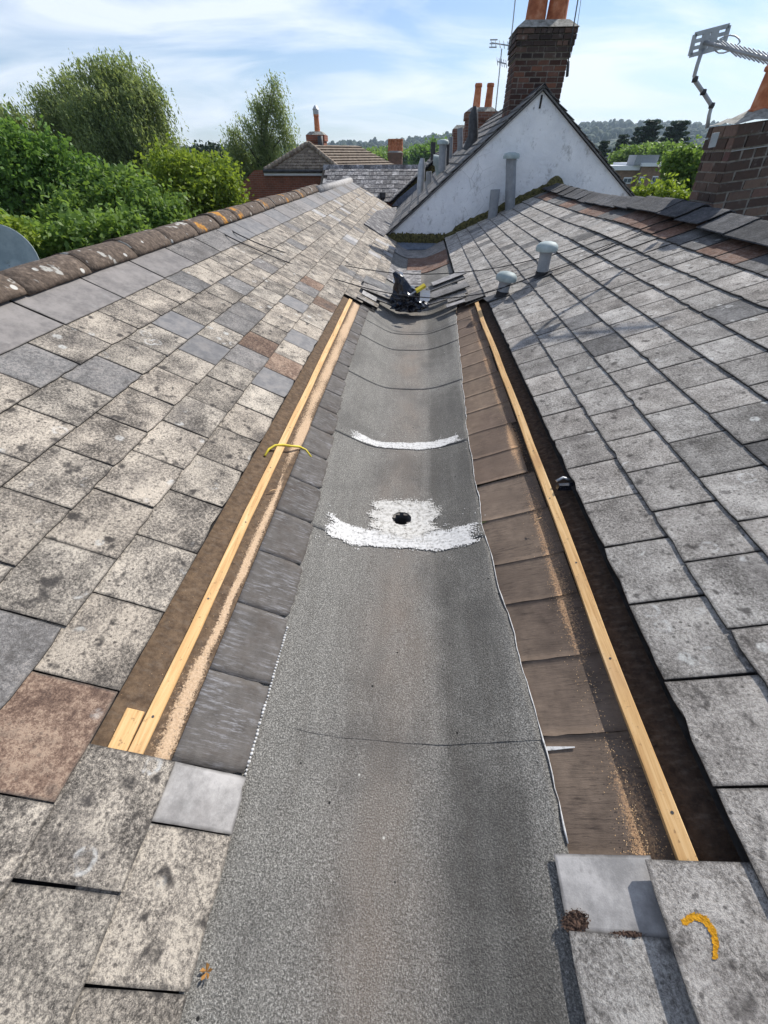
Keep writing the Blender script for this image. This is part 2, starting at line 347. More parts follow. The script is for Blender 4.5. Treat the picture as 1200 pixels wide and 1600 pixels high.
MAT['ridge_r'] = m_slate('ridge_blue_black', (.028, .03, .034), (.055, .058, .063), (.11, .11, .115), .3, .15, sc=40, lo=.75, hi=1.3)
MAT['tile_far'] = m_simple('plain_tile_brown', [(.17, .135, .105), (.27, .215, .165), (.36, .30, .23)], 6, lo=.8, hi=1.2)
MAT['slate_far'] = m_slate('slate_far_grey', (.10, .097, .10), (.17, .165, .168), (.40, .39, .38), .2, .2, sc=6, lo=.7, hi=1.35)
MAT['bark'] = m_simple('bark', [(.05, .04, .03), (.12, .10, .08)], 12, bs=.8, bd=.02, rnd=False)
MAT['glass'] = m_simple('window_glass', [(.05, .07, .09), (.12, .15, .18)], 1.2, rough=.08, bs=0, spec=.6)
MAT['white'] = m_simple('white_upvc', [(.70, .71, .72), (.78, .79, .8)], 6, rough=.5, bs=0)
MAT['orange_l'] = m_simple('orange_lichen', [(.45, .2, .01), (.72, .36, .02)], 60, bs=.9, bd=.01, rnd=False)
MAT['mossclump'] = m_simple('dry_moss', [(.035, .022, .017), (.12, .075, .055)], 50, bs=.9, bd=.01, rnd=False)
MAT['dust'] = m_simple('sawdust_grain', [(.5, .3, .14), (.75, .53, .31)], 90, bs=0, rnd=False)
MAT['leaf_dry'] = m_simple('dry_leaf', [(.25, .12, .03), (.4, .2, .06)], 30, rnd=False)
def m_leaf(name, a, b, tr=.35):
    k = NT(name); t = k.attr('tint'); c = k.mix(t, a, b)
    k.out(c, .55, .3)
    o = k.t.nodes['Material Output']; ts = k.n('ShaderNodeBsdfTranslucent'); k.link(k.mix(.5, c, (b[0] * 1.3, b[1] * 1.3, b[2] * .6)), ts.inputs[0])
    ms = k.n('ShaderNodeMixShader'); ms.inputs[0].default_value = tr; k.link(k.b.outputs[0], ms.inputs[1]); k.link(ts.outputs[0], ms.inputs[2]); k.link(ms.outputs[0], o.inputs[0])
    return k.m
MAT['leaf_willow'] = m_leaf('leaf_willow', (.12, .17, .065), (.30, .36, .16), .5)
MAT['leaf_dark'] = m_leaf('leaf_dark', (.05, .115, .028), (.17, .29, .065), .45)
MAT['leaf_mid'] = m_leaf('leaf_mid', (.065, .14, .03), (.22, .33, .075), .45)
MAT['leaf_bright'] = m_leaf('leaf_bright', (.14, .22, .03), (.28, .36, .05), .45)
MAT['leaf_conifer'] = m_leaf('leaf_conifer', (.018, .04, .022), (.045, .075, .035), .15)
MAT['grass'] = m_simple('grass_ground', [(.05, .075, .025), (.09, .11, .045)], 1.5, rnd=False)
MAT['hill'] = m_simple('wooded_hill', [(.015, .035, .015), (.04, .065, .025)], .03, rnd=False, bs=.6, bd=6)

# ------------------------------------------------------------------ roof frames
AL, AR = R_(27), R_(22.4)
uL, vL, nL = Vector((0, -1, 0)), Vector((math.cos(AL), 0, -math.sin(AL))), Vector((math.sin(AL), 0, math.cos(AL)))
uR, vR, nR = Vector((0, 1, 0)), Vector((-math.cos(AR), 0, -math.sin(AR))), Vector((-math.sin(AR), 0, math.cos(AR)))
pL, pR = Vector((-.896, 0, -1.29)), Vector((.891, 0, -1.30))
def PL(s, y, n=0.): return pL + vL * s + nL * n + Vector((0, y, 0))
def PR(s, y, n=0.): return pR + vR * s + nR * n + Vector((0, y, 0))
def onL(px, py, n=0.): d = ray(px, py); return d * ((pL + nL * n).dot(nL) / d.dot(nL))
def onR(px, py, n=0.): d = ray(px, py); return d * ((pR + nR * n).dot(nR) / d.dot(nR))
def proj(p): z = p.dot(fw); return (600 + F * p.dot(rt) / z, 800 + F * p.dot(dn) / z)
GROUND = -7.2

# ------------------------------------------------------------------ ground and hills
g = MB(); g.add([(-3800, -900, GROUND), (3800, -900, GROUND), (3800, 2500, GROUND), (-3800, 2500, GROUND)], [(0, 1, 2, 3)])
o = g.build('ground', MAT['grass']); o['kind'] = 'structure'
def hill_top(px):
    pts = [(-900, 238), (300, 238), (540, 233), (600, 229), (660, 225), (700, 219), (800, 214), (900, 207), (950, 203), (1010, 205), (1090, 208), (1250, 214), (2200, 222)]
    for (a, b), (c, d) in zip(pts, pts[1:]):
        if a <= px <= c: return b + (d - b) * (px - a) / (c - a)
    return 225
hv_, hf_ = [], []; NX, NY = 130, 26
for j in range(NY):
    for i in range(NX):
        px = -900 + 3100 * i / (NX - 1); D = 420 + 1700 * j / (NY - 1)
        p = at(px, 248, D); top = at(px, hill_top(px), 1650).z
        t = min(1, max(0, (D - 420) / 1150)); prof = t * t * (3 - 2 * t)
        if D > 1700: prof -= (D - 1700) / 900
        z = GROUND - .5 + (top - GROUND) * prof * (1 + .12 * nz(p.x * .004, p.y * .006)) + 6 * prof * nz(p.x * .02, p.y * .02)
        hv_.append((p.x, D, z))
for j in range(NY - 1):
    for i in range(NX - 1): hf_.append((j * NX + i, j * NX + i + 1, (j + 1) * NX + i + 1, (j + 1) * NX + i))
o = put('hills', mesh('hills', hv_, hf_, True, MAT['hill'])); o['kind'] = 'structure'
# wooded cover of the hills: one mass
wv, wf = [], []
def hill_z(i, j): return hv_[j * NX + i][2]
for _ in range(5200):
    i = random.uniform(30, NX - 45); j = random.uniform(3, NY - 7.2)
    a, b = hv_[int(j) * NX + int(i)], hv_[(int(j) + 1) * NX + int(i) + 1]
    tx, ty = i - int(i), j - int(j)
    x = a[0] + (b[0] - a[0]) * tx; y = a[1] + (b[1] - a[1]) * ty; z = a[2] + (b[2] - a[2]) * ty
    if nz(x * .006, y * .004, 4) < -.22: continue
    r = random.uniform(5, 9); h = random.uniform(7, 14) * (1.25 if random.random() < .1 else 1); n0 = len(wv); K = 6
    for kk, (rr, zz) in enumerate(((.75, .15), (1, .5), (.6, .85))):
        for q in range(K):
            an = 2 * math.pi * q / K + kk; q_ = r * rr * random.uniform(.75, 1.2)
            wv.append((x + q_ * math.cos(an), y + q_ * math.sin(an), z + h * zz * random.uniform(.85, 1.12)))
    wv.append((x, y, z + h))
    for kk in range(2):
        for q in range(K): wf.append((n0 + kk * K + q, n0 + kk * K + (q + 1) % K, n0 + (kk + 1) * K + (q + 1) % K, n0 + (kk + 1) * K + q))
    for q in range(K): wf.append((n0 + 2 * K + q, n0 + 2 * K + (q + 1) % K, n0 + 3 * K))
o = put('distant_wood', mesh('distant_wood', wv, wf, True, MAT['hill'])); tag(o, 'blue green wooded cover on the distant hills', 'wood', kind='stuff')

# ------------------------------------------------------------------ slate pieces
def slate_mesh(name, wd, ln, t, tilt, seed):
    r = random.Random(seed); j = lambda a: r.uniform(-a, a)
    w2 = wd / 2
    P = []
    for i in range(6): P.append([-w2 + wd * i / 5, 0 + j(.0018)])
    for i in (1, 2, 3): P.append([w2 + j(.0015), -ln * i / 3.0])
    P.append([0, -ln])
    for i in (3, 2, 1): P.append([-w2 + j(.0015), -ln * i / 3.0])
    if r.random() < .25: P[0][1] -= r.uniform(.003, .008); P[0][0] += r.uniform(.001, .004)
    if r.random() < .25: P[5][1] -= r.uniform(.003, .008); P[5][0] -= r.uniform(.001, .004)
    if r.random() < .3: P[r.choice((1, 2, 3, 4))][1] -= r.uniform(.004, .009)
    n = len(P); top = lambda v: t + v * tilt
    vs_ = [(a, b, top(b) - t - .0) for a, b in P] + [(a, b, top(b) - .0012) for a, b in P]
    ins = []
    for a, b in P:
        a2 = max(-w2 + .009, min(w2 - .009, a)); b2 = max(-ln + .009, min(-.009, b)); ins.append((a2, b2, top(b2)))
    vs_ += ins
    fs = []
    for i in range(n):
        k = (i + 1) % n
        fs.append((i, k, n + k, n + i)); fs.append((n + i, n + k, 2 * n + k, 2 * n + i))
    fs.append(tuple(range(2 * n, 3 * n))); fs.append(tuple(range(n))[::-1])
    m = mesh(name, vs_, fs); at_ = m.attributes.new('edge', 'FLOAT', 'POINT')
    at_.data.foreach_set('value', [2.2] * n + [1.] * n + [0.] * n)
    m.materials.append(None)
    return m
def basis(u, v, n, p):
    Mx = Matrix.Identity(4)
    for i, c in enumerate((u, v, n)):
        for j in range(3): Mx[j][i] = c[j]
    for j in range(3): Mx[j][3] = p[j]
    return Mx
SL = {'L': [slate_mesh('slate', .2945, .34, .008, .037, 10 + i) for i in range(8)],
      'LB': [slate_mesh('slate', .588, .36, .006, .030, 30 + i) for i in range(4)],
      'R': [slate_mesh('slate', .2925, .34, .0105, .047, 50 + i) for i in range(8)],
      'RT': [slate_mesh('slate', .2925, .42, .0105, .047, 70 + i) for i in range(6)]}
def slate_local(side, s, y, n=0., jit=1.):
    j = lambda a: random.uniform(-a, a) * jit
    u, v, nn, P = (uL, vL, nL, PL) if side == 'L' else (uR, vR, nR, PR)
    a = j(.004); u2 = (u * math.cos(a) + v * math.sin(a)).normalized(); v2 = (v * math.cos(a) - u * math.sin(a)).normalized()
    b = j(.003); n2 = (nn + u2 * b).normalized(); u2 = (u2 - n2 * u2.dot(n2)).normalized(); v2 = n2.cross(u2)
    return basis(u2, v2, n2, P(s + j(.002), y + j(.0015), n + random.uniform(-.001, .0015) * jit))
class Slope:
    def __init__(s, root): s.root = root; s.items = []
    def add(s, kind, mw, mat): s.items.append([kind, mw, mat])
    def build(s, near=296):
        off = Matrix.Translation(-Vector(s.root.location))
        s.items.sort(key=lambda it: (it[1].translation - Vector((0, -.2, 0))).length if it[1].translation.y > -.45 else 99)
        far = {}
        for i, (kind, mw, mat) in enumerate(s.items):
            m = random.choice(SL[kind])
            if i < near:
                o = put('slate', m, s.root, off @ mw)
                o.material_slots[0].link = 'OBJECT'; o.material_slots[0].material = MAT[mat]
            else: far.setdefault(mat, []).append((m, off @ mw))
        vs_, fs, mi, ed, mats = [], [], [], [], []
        for mat, lst in far.items():
            mats.append(MAT[mat])
            for m, mw in lst:
                n = len(vs_); vs_ += [mw @ v.co for v in m.vertices]; ed += [d.value for d in m.attributes['edge'].data]
                for p in m.polygons: fs.append(tuple(i + n for i in p.vertices)); mi.append(len(mats) - 1)
        if vs_:
            m = mesh('far_slates', vs_, fs)
            for q in mats: m.materials.append(q)
            m.polygons.foreach_set('material_index', mi); m.attributes.new('edge', 'FLOAT', 'POINT').data.foreach_set('value', ed)
            o = put('far_slates', m, s.root); o['kind'] = 'stuff'; o['label'] = 'slates farther along the slope'
def restyle(slope, spots):
    for (px, py, mat) in spots:
        best = min(slope.items, key=lambda it: (lambda q: (q[0] - px) ** 2 + (q[1] - py) ** 2)(proj(it[1] @ Vector((0, -.12, 0)))) if it[1].translation.y > 0 else 1e9)
        best[2] = mat
OPEN0, OPEN1 = .355, 5.55            # the stripped stretch

# ---- left slope
rootL = thing('slate_roof', 'roof slope of beige lichened slates left of the valley, brown ridge tiles on top', 'roof', (-1.6, 5, -1.0))
m = MB(); a, b = -1.3, 17.6
m.add([PL(-1.7, a, -.018), PL(.0, a, -.018), PL(.0, b, -.018), PL(-1.7, b, -.018)], [(0, 1, 2, 3)])
m.add([PL(.0, a, -.018), PL(.46, a, -.018), PL(.46, OPEN0, -.018), PL(.0, OPEN0, -.018)], [(0, 1, 2, 3)])
m.add([PL(.012, OPEN1 + .05, -.016), PL(.44, OPEN1 + .05, -.016), PL(.44, b, -.016), PL(.012, b, -.016)], [(0, 1, 2, 3)])
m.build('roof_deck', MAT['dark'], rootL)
m = MB(); m.add([(-2.39, a, -.56), (-2.39, b, -.56), (-5.4, b, -2.1), (-5.4, a, -2.1)], [(0, 1, 2, 3)]); m.build('rear_slope', MAT['slate_mid'], rootL)
m = MB(); m.box((-5.2, a, GROUND), (-5.0, b, -2.05)); m.box((-5.0, b - .35, GROUND), (-.6, b - .15, -2.0)); m.box((-5.0, a, GROUND), (-.7, a + .2, -2.0))
m.add([(-5, b - .2, -2.0), (-.55, b - .2, -2.0), (-.55, b - .2, -1.52), (-2.39, b - .2, -.6)], [(0, 1, 2, 3)]); m.build('wall', MAT['brickwall'], rootL)
S = Slope(rootL)
for k, se in enumerate((0, -.25, -.5, -.75, -1.0)):
    y = .511 + (.15 if k % 2 else 0) - 6 * .3
    while y < 17.3:
        S.add('L', slate_local('L', se, y + .15), 'slate_l'); y += .3
y = -1.3
while y < 17.2: S.add('LB', slate_local('L', -1.252, y + .3, .001), random.choice(('slate_new', 'slate_new', 'slate_new_b', 'slate_new_b', 'slate_mid')) if y > 3.4 else random.choice(('slate_new', 'slate_new_b', 'slate_new_b'))); y += .6
for se, y0 in ((.246, .361 - 5 * .3), (.478, .211 - 4 * .3)):
    y = y0
    while y < .2 and y + .3 < .37: S.add('L', slate_local('L', se, y + .15, .0), 'slate_l'); y += .3
for se, y0 in ((.25, 5.61), (.462, 5.76)):
    y = y0
    while y < 17.2:
        if not (11.3 < y < 17): S.add('L', slate_local('L', se, y + .15), 'slate_l')
        elif se < .3 and y < 11.9: S.add('L', slate_local('L', se, y + .15), 'slate_l')
        y += .3
r2 = random.Random(5)
for it in S.items:
    if it[2] == 'slate_l':
        q = r2.random(); yy = it[1].translation.y
        if q < .07: it[2] = 'slate_mid'
        elif q < .09 and yy > 2: it[2] = 'slate_new'
        elif yy > 7 and q < .16: it[2] = 'slate_pale'
restyle(S, [(285, 510, 'slate_new'), (323, 547, 'slate_new'), (425, 598, 'slate_new'), (382, 560, 'slate_mid'), (468, 535, 'slate_new'), (405, 538, 'slate_brown'), (443, 573, 'slate_brown'),
            (488, 447, 'slate_brown'), (503, 470, 'slate_brown'), (350, 500, 'slate_mid'), (385, 480, 'slate_mid'), (80, 1150, 'slate_brown'), (300, 450, 'slate_mid'), (460, 480, 'slate_new'),
            (30, 605, 'slate_mid'), (120, 830, 'slate_l'), (250, 900, 'slate_l'), (200, 1000, 'slate_l'), (60, 1350, 'slate_l'), (100, 760, 'slate_l'), (200, 700, 'slate_l'), (140, 1300, 'slate_l'), (250, 1420, 'slate_l'), (80, 1480, 'slate_l'), (30, 1300, 'slate_l')])
S.build(292)
# the smooth grey slate that shows in the bottom course by the open stretch
mm = slate_mesh('slate', .148, .235, .005, 0., 91); mm.materials[0] = MAT['slate_pale']
o = put('slate', mm, rootL, Matrix.Translation(-Vector(rootL.location)) @ basis(uL, vL, nL, PL(.478, .286, -.006))); o['label'] = 'smooth pale grey slate piece at the end of the stripped strip'
# ridge tiles
def ridge_tile_mesh(seed, ln):
    r = random.Random(seed); vs_, fs, K, J = [], [], 12, 6
    for sh in (0, 1):
        for j in range(J):
            for i in range(K + 1):
                an = math.pi * i / K; rad = (.150 if sh == 0 else .128) * (1 + .01 * math.sin(j * 3 + i))
                rad += .004 * (j == 0 and sh == 0)
                sag = 1.06 if abs(i - K / 2) > 4 else 1
                vs_.append((math.cos(an) * rad * sag + nz(i * .7, j * .8, seed) * .004, ln * (j / (J - 1) - .5) + (nz(i, seed) * .006 if j in (0, J - 1) else 0), math.sin(an) * rad * .74 - .005 + nz(i * .6, j * .5, seed + 9) * .004))
    W = K + 1
    for j in range(J - 1):
        for i in range(K):
            a = j * W + i; fs.append((a, a + 1, a + W + 1, a + W)); b = a + J * W; fs.append((b, b + W, b + W + 1, b + 1))
    for j in (0, J - 1):
        for i in range(K): a = j * W + i; b = a + J * W; fs.append((a, b, b + 1, a + 1) if j == 0 else (a, a + 1, b + 1, b))
    for j in range(J - 1):
        for i in (0, K): a = j * W + i; b = a + J * W; fs.append((a, a + W, b + W, b))
    m = mesh('ridge_tile', vs_, fs, False, MAT['ridge_l']); nsh = 2 * (J - 1) * K; m.polygons.foreach_set('use_smooth', [q < nsh for q in range(len(fs))])
    o_ = m.attributes.new('orange', 'FLOAT', 'POINT'); o_.data.foreach_set('value', [0.] * len(vs_)); return m
RT = [ridge_tile_mesh(i, .598) for i in range(5)]
RTO = []
for i in range(4):
    q = RT[i].copy(); q.attributes['orange'].data.foreach_set('value', [max(0, 1.15 - .9 * abs(v.co.y + .12 - .05 * i) / .16) * (1 if v.co.x > -.06 else .3) for v in q.vertices]); RTO.append(q)
y = -1.2; k = 0
while y < 11.6:
    cz = -.585 + .02 * nz(y * .6, 3) + .004 * max(0, y - 4); cxx = -2.385 - .012 * y * .6
    m = random.choice(RT)
    if 3.9 < y < 10.5 and k % 2 == 0 or 4.9 < y < 6.6: m = random.choice(RTO)
    o = put('ridge_tile', m, rootL, Matrix.Translation(Vector((cxx, y + .30, cz)) - Vector(rootL.location)) @ Matrix.Rotation(random.uniform(-.012, .012), 4, 'X') @ Matrix.Rotation(random.uniform(-.03, .03), 4, 'Y')); y += .60 + random.uniform(-.004, .006); k += 1
mb = MB(); mb.tube([(-2.36, 11.6, -.56), (-2.37, 14.5, -.57), (-2.38, 17.5, -.57)], [.10, .10, .10], 10); mb.build('ridge_capping', MAT['slate_pale'], rootL, True)

# ---- right slope
rootR = thing('slate_roof', 'grey weathered slate roof slope right of the valley with blue black ridge', 'roof', (1.8, 5, -1.0))
m = MB(); a, b = -1.3, 12.5
m.add([PR(-2.3, a, -.018), PR(-2.3, b, -.018), PR(.012, b, -.018), PR(.012, a, -.018)], [(0, 1, 2, 3)])
m.add([PR(.012, a, -.018), PR(.012, .22, -.045), PR(.43, .22, -.045), PR(.43, a, -.045)], [(0, 1, 2, 3)])
m.add([PR(.012, OPEN1 + .1, -.018), PR(.012, b, -.018), PR(.26, b, -.018), PR(.26, OPEN1 + .1, -.018)], [(0, 1, 2, 3)])
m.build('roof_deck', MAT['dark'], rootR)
m = MB(); m.add([(3.0, a, -.44), (6.2, a, -2.1), (6.2, b, -2.1), (3.0, b, -.44)], [(0, 1, 2, 3)]); m.build('rear_slope', MAT['slate_mid'], rootR)
m = MB(); m.box((5.8, a, GROUND), (6.0, b, -2.05)); m.box((.7, a, GROUND), (5.8, a + .2, -2.05)); m.build('wall', MAT['brickwall_b'], rootR)
S2 = Slope(rootR)
def wobR(s, y): return .009 * nz(y * .5, s * .5, 2) + .05 * math.exp(-((y - 5.9) / 1.0) ** 2) * max(0, (-s - .6) / 1.4) 
for k in range(8):
    y = .375 + (.15 if k % 2 else 0) - 6 * .3
    while y < 11.45:
        S2.add('RT' if k == 7 else 'R', slate_local('R', -.25 * k + .003 * nz(y * .9, k), y + .15, wobR(-.25 * k, y)), 'slate_r' if k < 7 else ('slate_rust' if nz(y * .8, 5) > -.12 else 'slate_rd')); y += .3
y = .225 - 4 * .3
while y < .0: S2.add('R', slate_local('R', .232, y + .15, -.004), 'slate_r'); y += .3
y = .085 - 4 * .3
while y < -.1: S2.add('R', slate_local('R', .462, y + .15, -.034), 'slate_r'); y += .3
y = 5.7
while y < 11.45: S2.add('R', slate_local('R', .275, y + .15), 'slate_r'); y += .3
for it in S2.items:
    q = r2.random()
    if it[2] == 'slate_r' and q < .045: it[2] = 'slate_rd'
restyle(S2, [(905, 508, 'slate_rd'), (900, 525, 'slate_rd'), (1100, 1500, 'slate_r'), (980, 1550, 'slate_r'), (1160, 1280, 'slate_r'), (1110, 1120, 'slate_r')])
S2.build(292)
mm = slate_mesh('slate', .155, .25, .006, 0., 93); mm.materials[0] = MAT['slate_pale']
o = put('slate', mm, rootR, Matrix.Translation(-Vector(rootR.location)) @ basis(uR, vR, nR, PR(.462, .158, -.039))); o['label'] = 'pale grey slate piece with a clump of dry moss'
# blue black ridge: pairs of angled flaps
def flap(ln, r):
    j = lambda a: r.uniform(-a, a); t = .009; pts = []
    prof = [(-.25, -.098), (-.14, -.052), (-.035, .0), (0, .010), (.035, .0), (.2, -.09)]
    mbx = MB(); n = len(prof); W = 4
    for sgn in (1, 0):
        for i in range(W):
            for (x, z) in prof: mbx.v.append(Vector((x + j(.003), ln * (i / (W - 1) - .5) + j(.003), z + sgn * t + .004 * (1 - i / (W - 1)) + j(.0015))))
    for i in range(W - 1):
        for k in range(n - 1):
            a = i * n + k; mbx.f.append((a, a + 1, a + n + 1, a + n)); b = a + W * n; mbx.f.append((b, b + n, b + n + 1, b + 1))
    for k in range(n - 1):
        a = k; b = W * n + k; mbx.f.append((a, b, b + 1, a + 1)); a = (W - 1) * n + k; b = a + W * n; mbx.f.append((a, a + 1, b + 1, b))
    for i in range(W - 1):
        for k in (0, n - 1): a = i * n + k; b = a + W * n; mbx.f.append((a, a + n, b + n, b))
    return mesh('ridge_tile', mbx.v, mbx.f, False, MAT['ridge_r'])
RF = [flap(.46, random.Random(i)) for i in range(5)]
for m in RF: m.attributes.new('edge', 'FLOAT', 'POINT')
y = -1.3
while y < 11.3:
    p = PR(-2.215, y + .22, .05 + wobR(-2.0, y + .22) * 1.2 - .03 * math.exp(-((y - 8.3) / 1.5) ** 2))
    put('ridge_tile', random.choice(RF), rootR, Matrix.Translation(p - Vector(rootR.location)) @ Matrix.Rotation(random.uniform(-.01, .01), 4, 'X') @ Matrix.Rotation(random.uniform(-.03, .03), 4, 'Y') @ Matrix.Rotation(random.uniform(-.01, .01), 4, 'Z')); y += .44

# ------------------------------------------------------------------ the valley gutter
def zg(x):
    k = .024; a = -1.318 - (x + .896) * math.tan(AL); b = -1.352 - (.891 - x) * math.tan(AR); c = -1.64
    mx = max(a, b, c); return mx + k * math.log(sum(math.exp((q - mx) / k) for q in (a, b, c)))
rootG = thing('valley_gutter', 'long grey felted valley gutter with white sealant bands and a round outlet hole', 'gutter', (0, 2.5, -1.62))
GL, GR = -.60, .60
def rx_edge(y):   # right felt edge
    base = .520 if y < .4 else (.525 - .085 * min(1, (y - .4) / 1.2) if y < 2.6 else .44 + .10 * min(1, (y - 2.6) / 3.0) + .10 * max(0, min(1, (y - 5.6) / .8)))
    return base + .010 * nz(y * 4.5, 7) + .006 * nz(y * 13, 3)
HOLE = Vector((-.016, 1.795, 0)); HR = .052
def felt(y0, y1, idx):
    NXg = 44; NYg = max(4, int((y1 - y0) / .03)); vs_, fs, silt = [], [], []; shade_stain = []
    jag = [.004 * nz(i * .35, idx * 3.3) + .008 * nz(i * .08, idx * 7.1) for i in range(NXg + 1)]
    hole = y0 < HOLE.y < y1
    for j in range(NYg + 1):
        f = j / NYg
        for i in range(NXg + 1):
            y = y0 + (y1 - y0) * f + (jag[i] if j == 0 else 0)
            xr = rx_edge(y); x = GL + (xr - GL) * i / NXg
            lift = (.0 if idx == 1 else .0022) * max(0, 1 - (y - y0) / .1) - .002 * (j / NYg) + .0022 * nz(x * 3, y * 9, 6) * max(0, 1 - (y - y0) / .3)
            z = zg(x) + lift + .003 * nz(x * 5, y * 2.2, 1) + .0012 * nz(x * 14, y * 6, idx) + (.0015 if i == NXg else 0)
            dx, dy = x - HOLE.x, y - HOLE.y; d = math.hypot(dx, dy)
            if d < .32: z -= .018 * (1 - d / .32) ** 1.5
            vs_.append((x, y, z)); silt.append(math.exp(-((x + .02 + .05 * nz(y * .8, 2)) / .17) ** 2) * (.75 + .5 * nz(y * 1.3, 9)))
    W = NXg + 1
    for j in range(NYg):
        for i in range(NXg):
            q = (j * W + i, j * W + i + 1, (j + 1) * W + i + 1, (j + 1) * W + i)
            if hole:
                c = sum((Vector(vs_[t]) for t in q), Vector()) / 4
                if math.hypot(c.x - HOLE.x, c.y - HOLE.y) < HR * 1.05: continue
            fs.append(q)
    n = len(vs_)                     # thickness at the near edge and the right edge
    for i in range(W): vs_.append((vs_[i][0], vs_[i][1], vs_[i][2] - (.0004 if idx == 1 else .003))); silt.append(silt[i])
    for i in range(NXg if idx != 1 else 0): fs.append((n + i, n + i + 1, i + 1, i))
    n = len(vs_)
    for j in range(NYg + 1): a = vs_[j * W + NXg]; vs_.append((a[0], a[1], a[2] - .012)); silt.append(0)
    for j in range(NYg): fs.append((j * W + NXg, n + j, n + j + 1, (j + 1) * W + NXg))
    off = Vector(rootG.location); m = mesh('felt_sheet', [Vector(v) - off for v in vs_], fs, True, MAT['felt'])
    m.attributes.new('silt', 'FLOAT', 'POINT').data.foreach_set('value', silt)
    shade_stain_vals = [max(0, min(1, (v[0] - .10 - .05 * nz(v[1] * .7, 3)) / .10)) * max(0, min(1, (.50 - v[0]) / .08)) * (.75 + .5 * nz(v[1] * .9, 8)) for v in vs_]
    m.attributes.new('shade_stain', 'FLOAT', 'POINT').data.foreach_set('value', shade_stain_vals)
    put('felt_sheet', m, rootG)
SEAMS = [-1.3, .54, 1.56, 2.56, 3.60, 4.63, 5.18, 7.1, 9.2, 11.55]
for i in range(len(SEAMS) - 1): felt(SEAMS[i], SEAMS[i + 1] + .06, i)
# outlet: rim and pipe
m = MB(); n = 28; zc0 = zg(HOLE.x)
prof = [(HR + .022, -.010), (HR + .012, -.012), (HR, -.020), (HR - .006, -.05), (HR - .008, -.30)]
b0 = len(m.v)
for r_, z_ in prof:
    for k in range(n):
        an = 2 * math.pi * k / n; rr = r_ * (1 + .05 * nz(math.cos(an) * 2, math.sin(an) * 2)); m.v.append(Vector((HOLE.x + rr * math.cos(an), HOLE.y + rr * math.sin(an), zc0 + z_ + .006 * nz(math.cos(an) * 1.5, math.sin(an) * 1.5, 3))))
for i in range(len(prof) - 1):
    for k in range(n): m.f.append((b0 + i * n + k, b0 + (i + 1) * n + k, b0 + (i + 1) * n + (k + 1) % n, b0 + i * n + (k + 1) % n))
m.f.append(tuple(b0 + (len(prof) - 1) * n + k for k in range(n)))
m.build('outlet_pipe', MAT['metal_d'], rootG, True)
def gsurf(x, y):
    z = zg(x) + .003 * nz(x * 5, y * 2.2, 1)
    d = math.hypot(x - HOLE.x, y - HOLE.y)
    if d < .32: z -= .018 * (1 - d / .32) ** 1.5
    return z
def paint(x0, x1, y0, y1, inside, name, lift=.0042, st=.0045, mat='white_paint'):
    nx_, ny_ = int((x1 - x0) / st), int((y1 - y0) / st); idx = {}; vs_, fs = [], []
    for j in range(ny_):
        for i in range(nx_):
            x, y = x0 + (i + .5) * st, y0 + (j + .5) * st
            if inside(x, y) + .3 * nz(x * 14, y * 95, 2) + .55 * nz(x * 150, y * 150, 5) + .35 * nz(x * 18, y * 18, 8) < .5: continue
            q = []
            for (a, b) in ((i, j), (i + 1, j), (i + 1, j + 1), (i, j + 1)):
                if (a, b) not in idx:
                    X, Y = x0 + a * st, y0 + b * st; idx[(a, b)] = len(vs_); vs_.append((X, Y, gsurf(X, Y) + lift + .0008 * nz(X * 40, Y * 15, 3) + .001 * nz(X * 9, Y * 70)))
                q.append(idx[(a, b)])
            fs.append(tuple(q))
    off = Vector(rootG.location); put(name, mesh(name, [Vector(v) - off for v in vs_], fs, True, MAT[mat]), rootG)
def band(yc, hw, xl, xr, tl=0.):
    def f(x, y):
        c = yc + tl * x + .02 * nz(x * 4, yc) ; e = max(0, min(1, (x - xl) / .10, (xr - x) / .10))
        return min(e, 1.25 * max(0, 1 - (abs(y - c) / (hw * 1.12)) ** 2.2))
    return f
paint(-.50, .45, 2.42, 2.82, lambda x, y: band(2.60 + .10 * x * x, .050 + .012 * nz(x * 3), -.45, .42)(x, y), 'sealant_band')
paint(-.50, .47, 1.42, 1.84, lambda x, y: band(1.60 + .06 * x * x, .082 + .02 * nz(x * 3 + 5), -.47, .44)(x, y), 'sealant_band')
def patch(x, y):
    if math.hypot(x - HOLE.x, y - HOLE.y) < HR * 1.12: return -2
    a_ = math.atan2(y - 1.80, x); R0 = .225 + .035 * nz(math.cos(a_) * 1.7, math.sin(a_) * 1.7, 3) + .03 * nz(math.cos(a_) * 4, math.sin(a_) * 4, 7)
    ex = (abs(x / 1.08) ** 2.6 + abs((y - 1.80) * 1.12) ** 2.6) ** (1 / 2.6) / R0
    return 1.2 * (1 - ex ** 2.2) + .1 if ex < 1.15 else -1
paint(-.26, .30, 1.5, 2.05, patch, 'sealant_patch', .0054, mat='dirty_paint')
